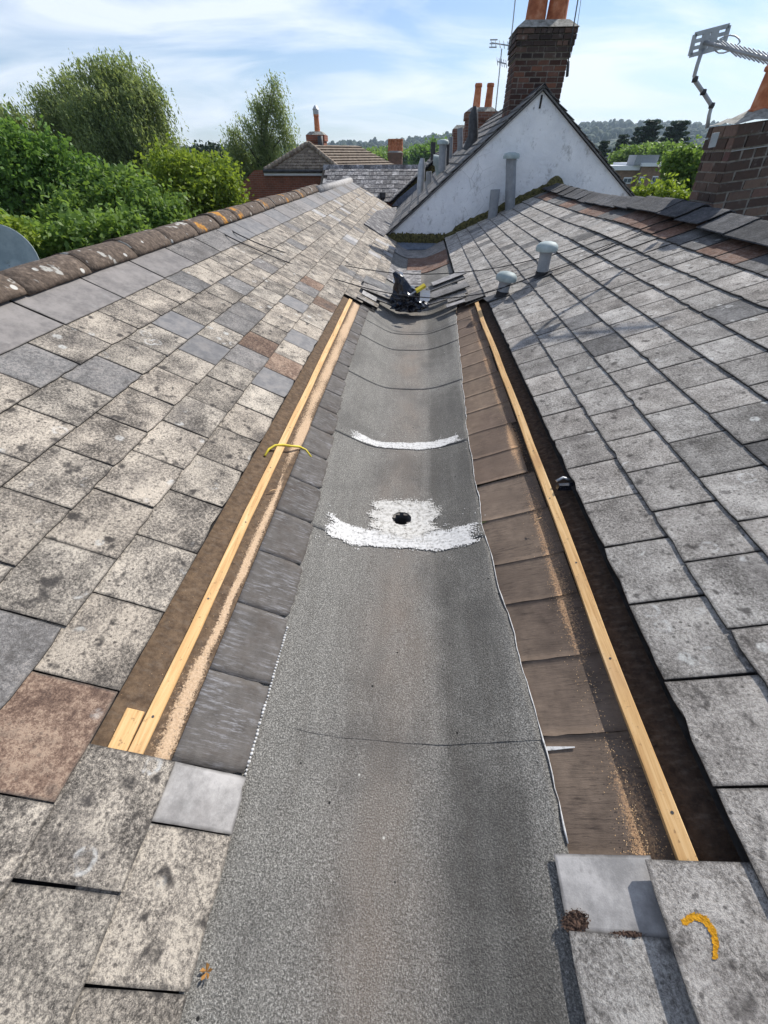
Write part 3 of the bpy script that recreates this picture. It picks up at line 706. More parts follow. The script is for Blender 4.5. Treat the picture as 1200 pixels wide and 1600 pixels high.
# left: sarking, undercloak slates
def grid_surface(name, P, s0, s1, y0, y1, n, mat, dust, parent, ds=.012):
    ns, ny_ = max(2, int((s1 - s0) / ds)), max(2, int((y1 - y0) / (ds * 1.6))); vs_, fs, du = [], [], []
    off = Vector(parent.location)
    for j in range(ny_ + 1):
        for i in range(ns + 1):
            s, y = s0 + (s1 - s0) * i / ns, y0 + (y1 - y0) * j / ny_
            vs_.append(P(s, y, n + .003 * nz(s * 8, y * 3)) - off); du.append(dust(s, y))
    W = ns + 1
    for j in range(ny_):
        for i in range(ns):
            q = (j * W + i, j * W + i + 1, (j + 1) * W + i + 1, (j + 1) * W + i); fs.append(q if P is PL else q[::-1])
    m = mesh(name, vs_, fs, True, mat); m.attributes.new('dust', 'FLOAT', 'POINT').data.foreach_set('value', du)
    return put(name, m, parent)
def dustL(s, y):
    q = max(0, min(1, (y - 1.7) / 1.2)); n1 = nz(y * 1.9, 8); n2 = nz(y * 5.5, 3)
    c = .205 + .016 * nz(y * 2.3, 4) + .010 * n2 - .012 * q; wd = max(.006, .017 + .013 * n1 + .006 * n2 + .010 * (y < .7) + .030 * q)
    f = (.72 + .45 * nz(y * 2.3, 6)) * (1 - .32 * q + .25 * q * nz(y * 6, s * 14)) * math.exp(-((s - c) / wd) ** 2) + (.16 + .1 * nz(y * 1.3, s * 9)) * math.exp(-((s - .16) / .07) ** 2)
    return f + .16 * max(0, min(1, (y - 2.6) / 1.5)) * (s > .14)
def dustR(s, y):
    c = .218 + .012 * nz(y * 1.4, 2); return (.62 + .6 * nz(y * 2.3, 4)) * math.exp(-((s - c) / .045) ** 2) + .18 * nz(y * 2, s * 6)
grid_surface('sarking_felt', PL, -.05, .345, OPEN0 - .05, 5.95, -.030, MAT['under_l'], dustL, rootG)
grid_surface('sarking_felt', PR, -.05, .36, .2, 5.95, -.070, MAT['under_r'], lambda s, y: dustR(s, y) if s > .12 else .05 + .1 * nz(s * 12, y * 5), rootG)
def strip(P, s0, s1, y0, y1, n, mat, seed, parent, name, rag=.006, dust=None, th=.0045):
    r = random.Random(seed); NS, NYs = 10, 10; vs_, fs, du = [], [], []; off = Vector(parent.location)
    c0 = r.uniform(.006, .018)
    for sh in (0, 1):
        for j in range(NYs + 1):
            for i in range(NS + 1):
                fy, fs_ = j / NYs, i / NS
                y = y0 + (y1 - y0) * fy; s = s0 + (s1 - s0) * fs_
                if i == NS: s += rag * nz(y * 22, seed) + rag * .6 * nz(y * 60, seed)
                if i >= NS - 1 and j in (0, NYs): s -= c0 * (i == NS); y += (.006 if j == 0 else -.006)
                if j in (0, NYs): y += .004 * nz(s * 30, seed, j)
                lift = .0012 * (1 - fy) + .003 * nz(s * 6, y * 6, 5)
                vs_.append(P(s, y, n + lift - th * sh) - off); du.append(dust(s, y) if dust else 0.)
    W = NS + 1; N1 = W * (NYs + 1)
    flip = P is not PL
    for j in range(NYs):
        for i in range(NS):
            q = (j * W + i, j * W + i + 1, (j + 1) * W + i + 1, (j + 1) * W + i); fs.append(q[::-1] if flip else q)
    for i in range(NS): fs.append((i, i + N1, i + 1 + N1, i + 1)); a = NYs * W + i; fs.append((a, a + 1, a + 1 + N1, a + N1))
    for j in range(NYs):
        a = j * W + NS; fs.append((a, a + N1, a + W + N1, a + W)); a = j * W; fs.append((a, a + W, a + W + N1, a + N1))
    m = mesh(name, vs_, fs, False, mat); m.attributes.new('dust', 'FLOAT', 'POINT').data.foreach_set('value', du)
    m.polygons.foreach_set('use_smooth', [k < NS * NYs for k in range(len(m.polygons))])
    return put(name, m, parent)
y = .365; k = 0
while y < 5.7:
    low = .468 if y < .9 else (.468 - .035 * (y - .9) if y < 2.0 else max(.355, .43 - .05 * (y - 2.0)))
    strip(PL, .235, low, y, y + .2995, -.0185, MAT['strip_l'], 200 + k, rootG, 'undercloak_slate', rag=.011, dust=lambda s, yy: dustL(s, yy) - .1 - (0 if s < .27 else .35)); y += .30; k += 1
y = .225; k = 0
while y < 5.7:
    ln = r2.choice((.24, .28, .30, .33)); hi = .15 + .035 * nz(k * 1.7, 4); low = .415 + .012 * nz(k * 1.3)
    mt = MAT['strip_r'] if y < 1.75 else MAT['strip_rb'] if (k in (6, 7) or y > 2.6) else MAT['strip_r']
    n_ = -.0635 + (.010 if k in (6, 7) else 0); low = .455 if k in (6, 7) else low; hi = .19 if k in (6, 7) else hi
    strip(PR, hi, max(low, .545), y, y + ln, n_, mt, 300 + k, rootG, 'weathered_board', rag=.014, dust=lambda s, yy: dustR(s, yy) - (0 if s < .275 else .4)); y += ln + .0012; k += 1
# sealant line along both felt edges
m = MB(); pts = []
for i in range(150):
    y = .26 + 5.2 * i / 149; x = rx_edge(y); pts.append((x + .001 + .002 * nz(i * .8, 4), y, zg(x) + .002))
m.tube(pts, [max(.0006, .0022 + .0028 * nz(i * .45)) for i in range(150)], 5); m.build('sealant_edge', MAT['white_paint'], rootG, True)
m = MB()
for i in range(46):
    y = .37 + .55 * i / 45; s = .470 + .004 * nz(y * 20, 3); p = PL(s, y, -.017); r_ = .0065 * random.uniform(.5, 1.1)
    m.lathe(p, [(r_ * .6, -.004), (r_, 0), (r_ * .6, .004)], 6)
m.build('sealant_beads', MAT['white_paint'], rootG, True)
# white lead wedge between two boards on the right
m = MB(); q = [PR(.425, .508, -.0555), PR(.33, .513, -.0555), PR(.33, .516, -.0555), PR(.425, .522, -.0555)]
m.add(q + [p - nR * .004 for p in q], [(0, 1, 2, 3), (0, 4, 5, 1), (2, 6, 7, 3)]); m.build('sealant_wedge', MAT['white_paint'], rootG)
# patches on the gutter floor beyond the open stretch
def floor_patch(x0, x1, y0, y1, mat, nm, n=.012):
    m = MB(); K = 8
    for i in range(K + 1):
        x = x0 + (x1 - x0) * i / K
        for y in (y0 + .01 * nz(x * 9), y1): m.v.append(Vector((x, y, zg(x) + n + .004 * nz(x * 7, y))))
    for i in range(K): m.f.append((2 * i, 2 * i + 2, 2 * i + 3, 2 * i + 1))
    b0 = len(m.v)
    for i in range(K + 1): v = m.v[2 * i]; m.v.append(v - Vector((0, 0, .008)))
    for i in range(K): m.f.append((b0 + i, b0 + i + 1, 2 * i + 2, 2 * i))
    m.build(nm, mat, rootG)
floor_patch(-.18, .62, 8.7, 10.2, MAT['slate_rust'], 'repair_slate'); floor_patch(-.50, .10, 7.6, 8.9, MAT['slate_far'], 'repair_slate', .02); floor_patch(-.5, .62, 10.2, 11.45, MAT['slate_mid'], 'repair_slate', .016)

# ------------------------------------------------------------------ house with the white gable
GD = 11.5
gl, ga, gr = at(604, 368, GD), at(848, 141, GD), at(990, 307, GD)
rootH = thing('gabled_house', 'white rendered gable house end with dark slate roof behind the valley', 'house', (2, 15, GROUND))
nseg = 26; fr = []
for i in range(nseg + 1): fr.append(gl.lerp(ga, i / nseg))
for i in range(1, nseg + 1): fr.append(ga.lerp(gr, i / nseg))
m = MB(); K = len(fr)
for yy in (GD, GD + .25):
    for p in fr: m.v.append(Vector((p.x, yy, p.z)))
    for p in fr: m.v.append(Vector((p.x, yy, -2.6)))
for i in range(K - 1):
    m.f.append((i, K + i, K + i + 1, i + 1)); m.f.append((2 * K + i, 2 * K + i + 1, 3 * K + i + 1, 3 * K + i)); m.f.append((i, i + 1, 2 * K + i + 1, 2 * K + i))
m.f.append((0, 2 * K, 3 * K, K)); m.f.append((K - 1, 2 * K - 1, 4 * K - 1, 3 * K - 1))
m.build('gable_wall', MAT['render'], rootH)
HD = 19.0
m = MB(); m.box((gl.x + .1, GD + .3, GROUND), (gr.x - .1, HD, -2.0)); m.build('wall', MAT['brickwall_b'], rootH)
def courses(a, b, y0, y1, rows, t, ov=.012, wob=.01):       # stepped slate courses from eave a to ridge b (x,z), along Y
    m = MB(); a, b = Vector(a), Vector(b); d = (b - a); n = Vector((-d.z, 0, d.x)).normalized()
    if n.z < 0: n = -n
    for r in range(rows):
        p, q = a + d * (r / rows), a + d * min(1, ((r + 1.25) / rows))
        y = y0 + random.uniform(-.3, 0)
        while y < y1:
            ya, yb = max(y, y0), min(y + .30 + random.uniform(-.003, .003), y1)
            y += .305
            if yb - ya < .02: continue
            j = random.uniform(0, wob)
            l, h = p + n * (ov + t + j), q + n * (t * .3)
            v = [Vector((l.x, ya, l.z)), Vector((l.x, yb - .006, l.z)), Vector((h.x, yb - .006, h.z)), Vector((h.x, ya, h.z))]
            m.add(v + [k - n * t for k in v], [(0, 1, 2, 3), (0, 4, 5, 1), (1, 5, 6, 2), (0, 3, 7, 4)])
    return m
el = gl + (gl - ga).normalized() * .12 + Vector((0, 0, .02)); er = gr + (gr - ga).normalized() * .35
c_ = courses((el.x, 0, el.z), (ga.x, 0, ga.z + .06), GD - .06, HD, 15, .01); o = c_.build('slate_courses', MAT['slate_mid'], rootH); o['kind'] = 'stuff'
c_ = courses((er.x, 0, er.z), (ga.x, 0, ga.z + .06), GD - .06, HD, 15, .01); o = c_.build('slate_courses', MAT['slate_mid'], rootH); o['kind'] = 'stuff'
for (p, q) in ((el, ga), (er, ga)):
    m = MB(); d = (q - p); nn = Vector((-d.z, 0, d.x)).normalized(); nn = nn if nn.z > 0 else -nn
    A = [p + Vector((0, -.055, 0)), q + Vector((0, -.055, .05)), q + Vector((0, HD - GD - .02, .05)), p + Vector((0, HD - GD - .02, 0))]
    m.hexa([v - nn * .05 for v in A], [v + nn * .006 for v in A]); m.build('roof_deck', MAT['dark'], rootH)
    m = MB(); A = [p + Vector((0, -.065, 0)), q + Vector((0, -.065, .06)), q + Vector((0, .02, .06)), p + Vector((0, .02, 0))]
    m.hexa([v - nn * .045 for v in A], [v - nn * .02 for v in A]); m.build('verge_undercloak', MAT['slate_rd'], rootH)
m = MB(); yy = GD - .08
while yy < HD: 
    q = MB(); r_ = .10; pts = [(ga.x - .14, yy, ga.z - .03), (ga.x, yy, ga.z + .10), (ga.x + .14, yy, ga.z - .03), (ga.x + .14, yy + .43, ga.z - .05), (ga.x, yy + .43, ga.z + .085), (ga.x - .14, yy + .43, ga.z - .05)]
    q.add(pts + [(x, y_, z - .02) for x, y_, z in pts], [(0, 1, 4, 5), (1, 2, 3, 4), (0, 6, 7, 1), (1, 7, 8, 2), (0, 5, 11, 6)]); q.build('ridge_tile', MAT['ridge_r'], rootH); yy += .44
# mossy foot of the wall, lead flashing
def moss_line(pts, h0, h1, seed, nm='moss_band'):
    m = MB(); N = 90; P = []
    for i in range(N + 1):
        t = i / N * (len(pts) - 1); k = min(int(t), len(pts) - 2); P.append(Vector(pts[k]).lerp(Vector(pts[k + 1]), t - k))
    for i, p in enumerate(P):
        hh = h1 * (1 + .35 * nz(i * .45, seed) + .35 * abs(nz(i * 1.7, seed)))
        th = .05 + .03 * nz(i * .5, seed + 2)
        for (dy, dz) in ((-th * 1.2, -h0), (-th * 1.3, hh * .3), (-th * .7, hh * .8), (0.01, hh)): m.v.append(p + Vector((0, dy, dz + .01 * nz(i * .9, dy * 30, seed))))
    for i in range(N):
        for k in range(3): a = i * 4 + k; m.f.append((a, a + 4, a + 5, a + 1))
    return m.build(nm, MAT['moss'], rootH, True)
b0, b1, b2 = at(606, 378, GD - .03), at(700, 380, GD - .03), at(700, 380, GD - .03)
ridge_end = PR(-2.18, GD - .03, .02)
moss_line([b0 + Vector((0, 0, .0)), b1], .03, .17, 3)
moss_line([b1 + Vector((-.02, 0, 0)), PR(.0, GD - .03, .03), ridge_end], .05, .10, 8)
m = MB(); f0, f1, f2, f3 = at(606, 377, GD - .05), at(702, 379, GD - .05), at(700, 389, GD - .32), at(618, 389, GD - .32)
m.add([f0, f1, f2, f3, f0 - Vector((0, 0, .02)), f1 - Vector((0, 0, .02)), f2 - Vector((0, 0, .02)), f3 - Vector((0, 0, .02))], [(0, 3, 2, 1), (3, 7, 6, 2)]); m.build('lead_flashing', MAT['lead'], rootH)
m = MB(); q0, q1 = PR(.27, GD - .05, .03), PR(-2.15, GD - .05, .03)
m.hexa([q0 + Vector((0, -.10, -.03)), q1 + Vector((0, -.10, -.03)), q1 + Vector((0, .04, -.03)), q0 + Vector((0, .04, -.03))], [q0 + Vector((0, -.10, -.01)), q1 + Vector((0, -.10, -.01)), q1 + Vector((0, .04, .03)), q0 + Vector((0, .04, .03))]); m.build('abutment_flashing', MAT['moss'], rootH)
# small lump where ridge meets the wall
m = MB(); m.lathe(PR(-2.2, GD - .12, .0), [(.20, -.05), (.19, .05), (.12, .14), (.03, .19)], 9); m.build('ridge_stop', MAT['moss'], rootH)
# dark slit vent at the apex
m = MB(); pa = at(846, 155, GD - .012); m.box((pa.x - .02, GD - .014, pa.z - .13), (pa.x + .015, GD + .01, pa.z + .06)); m.build('slit', MAT['dark'], rootH)

# second roof behind (its dark mossy gable shows as a sliver)
rootH2 = thing('gabled_house', 'second dark roof with mossy gable sliver behind the white gable', 'house', (2, 24, GROUND))
g2l, g2a = at(612, 316, HD + .1), at(700, 232, HD + .1); d2 = (g2a - g2l); g2a = g2l + d2 * (1.9 / d2.x); g2r = Vector((g2a.x * 2 - g2l.x, g2l.y, g2l.z))
m = MB(); m.add([g2l, g2a, g2r, (g2r.x, g2l.y, -2.5), (g2l.x, g2l.y, -2.5)], [(4, 3, 2, 1, 0)]); m.build('gable_wall', MAT['moss'], rootH2)
e2 = g2l + (g2l - g2a).normalized() * .12
o = courses((e2.x, 0, e2.z + .06), (g2a.x, 0, g2a.z + .06), HD - .05, 31, 16, .02).build('slate_courses', MAT['slate_mid'], rootH2); o['kind'] = 'stuff'
m = MB(); nn = Vector((-(g2a - e2).z, 0, (g2a - e2).x)).normalized(); A = [e2 + Vector((0, -.1, .05)), g2a + Vector((0, -.1, .05)), g2a + Vector((0, 12, .05)), e2 + Vector((0, 12, .05))]
m.hexa([v - nn * .06 for v in A], [v for v in A]); m.build('roof_deck', MAT['dark'], rootH2)
m = MB(); m.add([(g2a.x, HD, g2a.z + .05), (g2r.x, HD, g2r.z), (g2r.x, 31, g2r.z), (g2a.x, 31, g2a.z + .05)], [(0, 1, 2, 3)]); m.build('rear_slope', MAT['slate_mid'], rootH2)
m = MB(); m.box((g2l.x + .1, HD + .2, GROUND), (g2r.x - .1, 31, -1.9)); m.build('wall', MAT['brickwall_b'], rootH2)
m = MB(); q = [at(x, y, HD + .02) for x, y in ((612, 322), (622, 310), (657, 281), (657, 290), (626, 322))]; m.add([v + Vector((0, -.06, 0)) for v in q], [(0, 4, 3, 2, 1)]); m.build('lead_flashing', MAT['lead'], rootH2)

# felt saddle beside the gable, laid over the left slope
m = MB(); q = [onL(*p, .03) for p in ((600, 369), (569, 349), (589, 329), (620, 323), (618, 338), (608, 358))]
m.add(q + [p - nL * .04 for p in q], [(5, 4, 3, 2, 1, 0), (0, 1, 7, 6), (1, 2, 8, 7)]); o = m.build('flat_roof', MAT['slate_far'], None); o['kind'] = 'structure'; o['label'] = 'flat grey felt roof between left slates and the white gable'

# ------------------------------------------------------------------ chimneys
BR = {}
def brick_mesh(l, h, d):
    key = (round(l, 3), round(h, 3), round(d, 3))
    if key not in BR:
        m = MB(); e = .004
        m.hexa([(-l / 2, -d / 2, -h / 2), (l / 2, -d / 2, -h / 2), (l / 2, d / 2, -h / 2), (-l / 2, d / 2, -h / 2)], [(-l / 2 + e, -d / 2 + e, h / 2), (l / 2 - e, -d / 2 + e * 1.5, h / 2), (l / 2, d / 2, h / 2), (-l / 2, d / 2, h / 2)])
        BR[key] = mesh('brick', m.v, m.f)
        BR[key].materials.append(None)
    return BR[key]
def stack(root, x0, x1, y0, y1, z0, z1, row, mat, blen=.225, out=0., faces='flrb', seed=0):
    """bricks round a mortar core, local coords of root"""
    r = random.Random(seed); rows = int(round((z1 - z0) / row)); t = .045
    for k in range(rows):
        z = z0 + row * (k + .5); g_ = out(k / max(1, rows - 1)) if callable(out) else out
        X0, X1, Y0, Y1 = x0 - g_, x1 + g_, y0 - g_, y1 + g_
        for f in faces:
            hor = f in 'fb'; a, b = (X0, X1) if hor else (Y0, Y1); x = a; first = True
            hdr = (k % 2 == 0)
            while x < b - .02:
                L = blen * (.5 if (first and hdr) else (.5 if r.random() < .22 else 1)); first = False
                e = min(x + L, b)
                if b - e < .06: e = b
                l = e - x - .015; c = (x + e) / 2; pr = r.uniform(-.003, .004)
                M4 = Matrix.Translation((c, Y0 + t / 2 - pr, z)) if f == 'f' else Matrix.Translation((c, Y1 - t / 2 + pr, z)) @ Matrix.Rotation(math.pi, 4, 'Z') if f == 'b' else \
                    Matrix.Translation((X0 + t / 2 - pr, c, z)) @ Matrix.Rotation(-math.pi / 2, 4, 'Z') if f == 'l' else Matrix.Translation((X1 - t / 2 + pr, c, z)) @ Matrix.Rotation(math.pi / 2, 4, 'Z')
                o = put('brick', brick_mesh(round(l, 2), row - .016, t), root, M4 @ Matrix.Rotation(r.uniform(-.01, .01), 4, 'Y'))
                o.material_slots[0].link = 'OBJECT'; o.material_slots[0].material = mat; x = e
def local_box(root, name, a, b, mat):
    m = MB(); m.box(a, b); return put(name, mesh(name, m.v, m.f, False, mat), root)
def local_lathe(root, name, c, prof, mat, n=20, smooth=35):
    m = MB(); m.lathe(c, prof, n); me = mesh(name, m.v, m.f, True, mat)
    bm = bmesh.new(); bm.from_mesh(me)
    for e in bm.edges: e.smooth = len(e.link_faces) == 2 and e.calc_face_angle(0) < R_(smooth)
    bm.to_mesh(me); bm.free(); return put(name, me, root)
def pot(root, c, h, r, mat=None):
    return local_lathe(root, 'chimney_pot', c, [(r * 1.12, 0), (r * 1.12, h * .06), (r * 1.02, h * .10), (r * .86, h * .84), (r * .98, h * .87), (r * .98, h * .95), (r * .88, h), (r * .74, h), (r * .74, h * .5)], mat or MAT['clay'], 24)
# main chimney on the white gabled roof
MD = 12.6
c0, c1, ct = at(795, 165, MD), at(874, 160, MD), at(850, 42, MD)
rootC = thing('chimney', 'tall sooty red brick chimney rising behind the white gable apex', 'chimney', ((c0.x + c1.x) / 2, MD + .45, ga.z - .55))
hw = (c1.x - c0.x) / 2; zt = ct.z - rootC.location.z; zs = at(830, 92, MD).z - rootC.location.z
local_box(rootC, 'mortar_core', (-hw + .012, -.45 + .012, 0), (hw - .012, .45 - .012, zt - .03), MAT['mortar'])
stack(rootC, -hw, hw, -.45, .45, .1, zs, .082, MAT['brick'], .235, 0., 'flr', 3)
stack(rootC, -hw, hw, -.45, .45, zs, zt, .082, MAT['brick_soot'], .235, lambda f: .025 + .04 * min(1, f * 1.6), 'flr', 5)
local_box(rootC, 'corbel_core', (-hw - .015, -.465, zs), (hw + .015, .465, zt - .02), MAT['mortar'])
m = MB(); A = [(-hw - .08, -.53, zt - .01), (hw + .08, -.53, zt - .01), (hw + .08, .53, zt - .01), (-hw - .08, .53, zt - .01)]; B = [(-hw + .1, -.3, zt + .12), (hw - .1, -.3, zt + .12), (hw - .1, .3, zt + .12), (-hw + .1, .3, zt + .12)]
m.hexa(A, B); put('flaunching', mesh('flaunching', m.v, m.f, False, MAT['cement']), rootC)
pot(rootC, (-.19, 0, zt + .03), .95, .20); pot(rootC, (.24, .05, zt + .03), .95, .20)
# smaller chimneys further along
def small_chimney(px0, px1, pyb, pyt, D, label, pots, dep=.5, mat='chim_far', pscale=1., drop=.8, pyp=None, cat='chimney'):
    a, b, t = at(px0, pyb, D), at(px1, pyb, D), at((px0 + px1) / 2, pyt, D)
    root = thing('chimney', label, cat, ((a.x + b.x) / 2, D + dep / 2, a.z - drop)); w_ = (b.x - a.x) / 2; h = t.z - root.location.z
    local_box(root, 'stack', (-w_, -dep / 2, 0), (w_, dep / 2, h - .12), MAT[mat])
    local_box(root, 'oversail', (-w_ - .05, -dep / 2 - .05, h - .30), (w_ + .05, dep / 2 + .05, h - .10), MAT[mat])
    m = MB(); m.hexa([(-w_ - .04, -dep / 2 - .04, h - .098), (w_ + .04, -dep / 2 - .04, h - .098), (w_ + .04, dep / 2 + .04, h - .098), (-w_ - .04, dep / 2 + .04, h - .098)], [(-w_ * .7, -dep * .3, h + .02), (w_ * .7, -dep * .3, h + .02), (w_ * .7, dep * .3, h + .02), (-w_ * .7, dep * .3, h + .02)]); put('flaunching', mesh('flaunching', m.v, m.f, False, MAT['cement']), root)
    for f in pots:
        P_ = pot(root, (w_ * f, 0, h - .02), .62 * pscale, .125 * pscale)
    return root, w_, h
small_chimney(727, 772, 205, 168, 19.5, 'dark brick chimney with two slim orange pots left of the tall stack', (-.35, .45), .7, 'chim_far', 1.0, 1.6)
small_chimney(708, 730, 225, 196, 23, 'low dark chimney stump with moss on top behind the roof vents', (), .6, 'chim_far', 1., 1.6)
rt_, w_, h_ = small_chimney(482, 507, 235, 206, 24.5, 'red brick chimney with a single cowled pot on the brown tiled house', (.1,), .8, 'brickwall', 1., .9)
local_lathe(rt_, 'cowl', (w_ * .1, 0, h_ + .58), [(.13, 0), (.13, .14), (.15, .16), (.05, .28)], MAT['metal'], 12)
rt_, w_, h_ = small_chimney(606, 628, 255, 236, 48, 'far chimney with a row of thin pots behind the slate roof ridge', (-.8, -.4, 0, .4, .8), 1.2, 'chim_far', 1.35, 3.0)

# near chimney at the right edge
ND = 5.75
n0 = at(1080, 322, ND)
rootN = thing('chimney', 'wide brown brick chimney at the right edge with cement cap and orange pot', 'chimney', (n0.x + .33, ND, -1.25), rot=(0, R_(-7), 0))
zt = at(1100, 190, ND).z + 1.25
local_box(rootN, 'mortar_core', (.012, .012, -1.2), (1.9, .54, zt - .02), MAT['mortar'])
zs = zt - .20
stack(rootN, 0, 1.9, 0, .55, .2, zs, .086, MAT['brick_n'], .24, 0., 'fl', 12)
stack(rootN, 0, 1.9, 0, .55, zs, zt, .10, MAT['brick_n'], .24, .012, 'fl', 14)
m = MB(); NXc, NYc = 14, 7
for j in range(NYc + 1):
    for i in range(NXc + 1):
        x = -.02 + 1.94 * i / NXc; y = -.02 + .59 * j / NYc; e = min(i / 2.5, j / 2.5, (NYc - j) / 2.5, 1)
        m.v.append(Vector((x, y, zt + .004 + .09 * e * e * (3 - 2 * e) + .025 * nz(x * 7, y * 7))))
for j in range(NYc):
    for i in range(NXc): a = j * (NXc + 1) + i; m.f.append((a, a + 1, a + NXc + 2, a + NXc + 1))
put('flaunching', mesh('flaunching', m.v, m.f, True, MAT['cement']), rootN)
pot(rootN, (.40, .28, zt + .06), .34, .17); pot(rootN, (1.1, .28, zt + .06), .75, .15)
m = MB(); p = at(1147, 212, ND - .03) - Vector(rootN.location); m.box((p.x - .035, p.y - .006, p.z - .05), (p.x + .025, p.y + .012, p.z + .06)); put('metal_tag', mesh('metal_tag', m.v, m.f, False, MAT['metal']), rootN)
local_box(rootN, 'strap_wire', (-.004, -.022, zs - .012), (1.9, -.016, zs - .007), MAT['metal'])

# ------------------------------------------------------------------ aerials
AD = 5.62
rootA = thing('tv_aerial', 'silver television aerial on a bent mast above the right chimney', 'aerial', tuple(at(1107, 188, AD)))
m = MB(); m.tube([at(x, y, AD) for x, y in ((1105, 200), (1108, 180), (1112, 165), (1100, 146), (1086, 126), (1085, 118), (1090, 100), (1098, 76))], .017, 8); m.build('mast', MAT['metal'], rootA, True)
m = MB()
for (x, y) in ((1112, 165), (1099, 144), (1086, 124)):
    p = at(x, y, AD); m.lathe(p - Vector((0, 0, .02)), [(.022, 0), (.026, .02), (.022, .04)], 8)
m.build('clamp', MAT['metal_d'], rootA, True)
c = [at(x, y, AD) for x, y in ((1078, 87), (1130, 73), (1139, 40), (1086, 54))]
m = MB()
def bar(m, a, b, wd, th=.012):
    a, b = Vector(a), Vector(b); d = (b - a).normalized(); n_ = Vector((0, 1, 0)); s_ = d.cross(n_).normalized()
    m.hexa([a - s_ * wd - n_ * th, b - s_ * wd - n_ * th, b + s_ * wd - n_ * th, a + s_ * wd - n_ * th], [a - s_ * wd + n_ * th, b - s_ * wd + n_ * th, b + s_ * wd + n_ * th, a + s_ * wd + n_ * th])
for i in range(4): bar(m, c[i], c[(i + 1) % 4], .014)
for f in (.33, .66):
    bar(m, c[0].lerp(c[3], f), c[1].lerp(c[2], f), .012, .010)
bar(m, c[0].lerp(c[1], .36), c[3].lerp(c[2], .36), .03, .009); bar(m, c[0].lerp(c[1], .62), c[3].lerp(c[2], .62), .03, .008)
m.build('reflector', MAT['metal'], rootA)
ba, bb = at(1100, 66, AD), at(1262, 108, 4.55)
m = MB(); m.tube([ba, bb], .013, 8); m.build('boom', MAT['metal'], rootA, True)
d = (bb - ba).normalized()
for i in range(17):
    p = ba.lerp(bb, .26 + .72 * i / 16); e = Vector((-.45, .62, .42)).normalized() * .12; m = MB(); m.tube([p - e, p + e], .0045, 6); m.build('element', MAT['metal'], rootA, True)
m = MB(); p0 = ba.lerp(bb, .22); m.tube([p0 + Vector((.02, -.06 + .12 * abs(math.sin(a / 2)), .02 + .05 * math.sin(a))) + Vector((.07 * math.cos(a), 0, 0)) for a in np.linspace(0, 6.28, 14)], .005, 6); m.build('dipole', MAT['metal'], rootA, True)
# aerial left of the tall chimney
B_ = 12.5
rootB = thing('tv_aerial', 'thin mast with two small aerials left of the tall chimney', 'aerial', tuple(at(776, 168, B_)))
m = MB(); m.tube([at(774, 175, B_), at(784, 76, B_)], .012, 6); m.build('mast', MAT['metal'], rootB, True)
for (x, y, wd) in ((781, 70, 13), (784, 99, 7)):
    m = MB(); m.tube([at(x - wd, y - 3, B_), at(x + wd, y + 1, B_)], .010, 6)
    for k in range(5): p = at(x - wd + 2 * wd * k / 4, y - 3 + k, B_); m.tube([p - Vector((0, .15, .07)), p + Vector((0, .15, .07))], .007, 5)
    m.build('yagi', MAT['metal'], rootB, True)
m = MB(); q = at(772, 68, B_); bar(m, q + Vector((-.09, 0, -.05)), q + Vector((.06, 0, -.05)), .008); bar(m, q + Vector((-.09, 0, .05)), q + Vector((.06, 0, .05)), .008); bar(m, q + Vector((-.09, 0, 0)), q + Vector((.06, 0, 0)), .008); m.build('reflector', MAT['metal'], rootB)
m = MB(); m.tube([at(797, 72, B_), at(801, 40, B_), at(808, -30, B_)], .011, 6); o = m.build('mast', MAT['metal'], None, True); o.name = 'aerial_mast'; tag(o, 'thin pole rising at the left edge of the tall chimney', 'pole')
m = MB(); m.tube([at(888, 96, B_), at(893, 60, B_), at(908, -30, B_)], .012, 6); m.tube([at(886, 120, B_), at(888, 96, B_)], .03, 6); o = m.build('aerial_mast', MAT['metal_d'], None, True); tag(o, 'dark pole clamped to the right side of the tall chimney', 'pole')
m = MB(); m.tube([at(891, 90, B_), at(902, 40, B_), at(912, -30, B_)], .005, 5); o = m.build('aerial_wire', MAT['cable'], None, True); tag(o, 'thin wire beside the dark pole on the tall chimney', 'wire')

# ------------------------------------------------------------------ vents
def mushroom_vent(base, h, label, tilt=(0, 0), r=.068):
    root = thing('roof_vent', label, 'vent pipe', tuple(base), 'grey mushroom vents on the right slope', rot=(tilt[0], tilt[1], 0))
    local_lathe(root, 'boot', (0, 0, -.10), [(r * 2.0, -.01), (r * 1.55, .045), (r * 1.12, .10), (r * 1.08, .15)], MAT['cable'], 18)
    local_lathe(root, 'pipe', (0, 0, -.05), [(r, 0), (r, h - .02), (r * 1.12, h - .018), (r * 1.12, h + .05)], MAT['grey_pl'], 22)
    local_lathe(root, 'cap', (0, 0, h - .035), [(r * 1.2, -.005), (r * 1.75, -.012), (r * 1.82, .012), (r * 1.72, .04), (r * 1.3, .066), (r * .6, .078), (r * .1, .082)], MAT['cap_pl'], 26, 50)
    m = MB(); pts = [(-.17, -.11), (.10, -.10), (.10, .11), (-.20, .10)]
    q = [Vector((x, y, 0)) + Vector((0, 0, 0)) for x, y in pts]
    tr = math.tan(AR); q = [Vector((v.x, v.y, v.x * tr + .012)) for v in q]
    m.add(q + [v - Vector((0, 0, .006)) for v in q], [(0, 1, 2, 3), (0, 4, 5, 1), (3, 7, 4, 0)]); put('flashing', mesh('flashing', m.v, m.f, False, MAT['metal_d']), root)
    return root
mushroom_vent(onR(784, 462), .21, 'short grey mushroom vent nearer the valley gutter', (0, R_(5)))
mushroom_vent(onR(846, 431), .30, 'taller grey mushroom vent higher on the right slope', (0, R_(-2)))
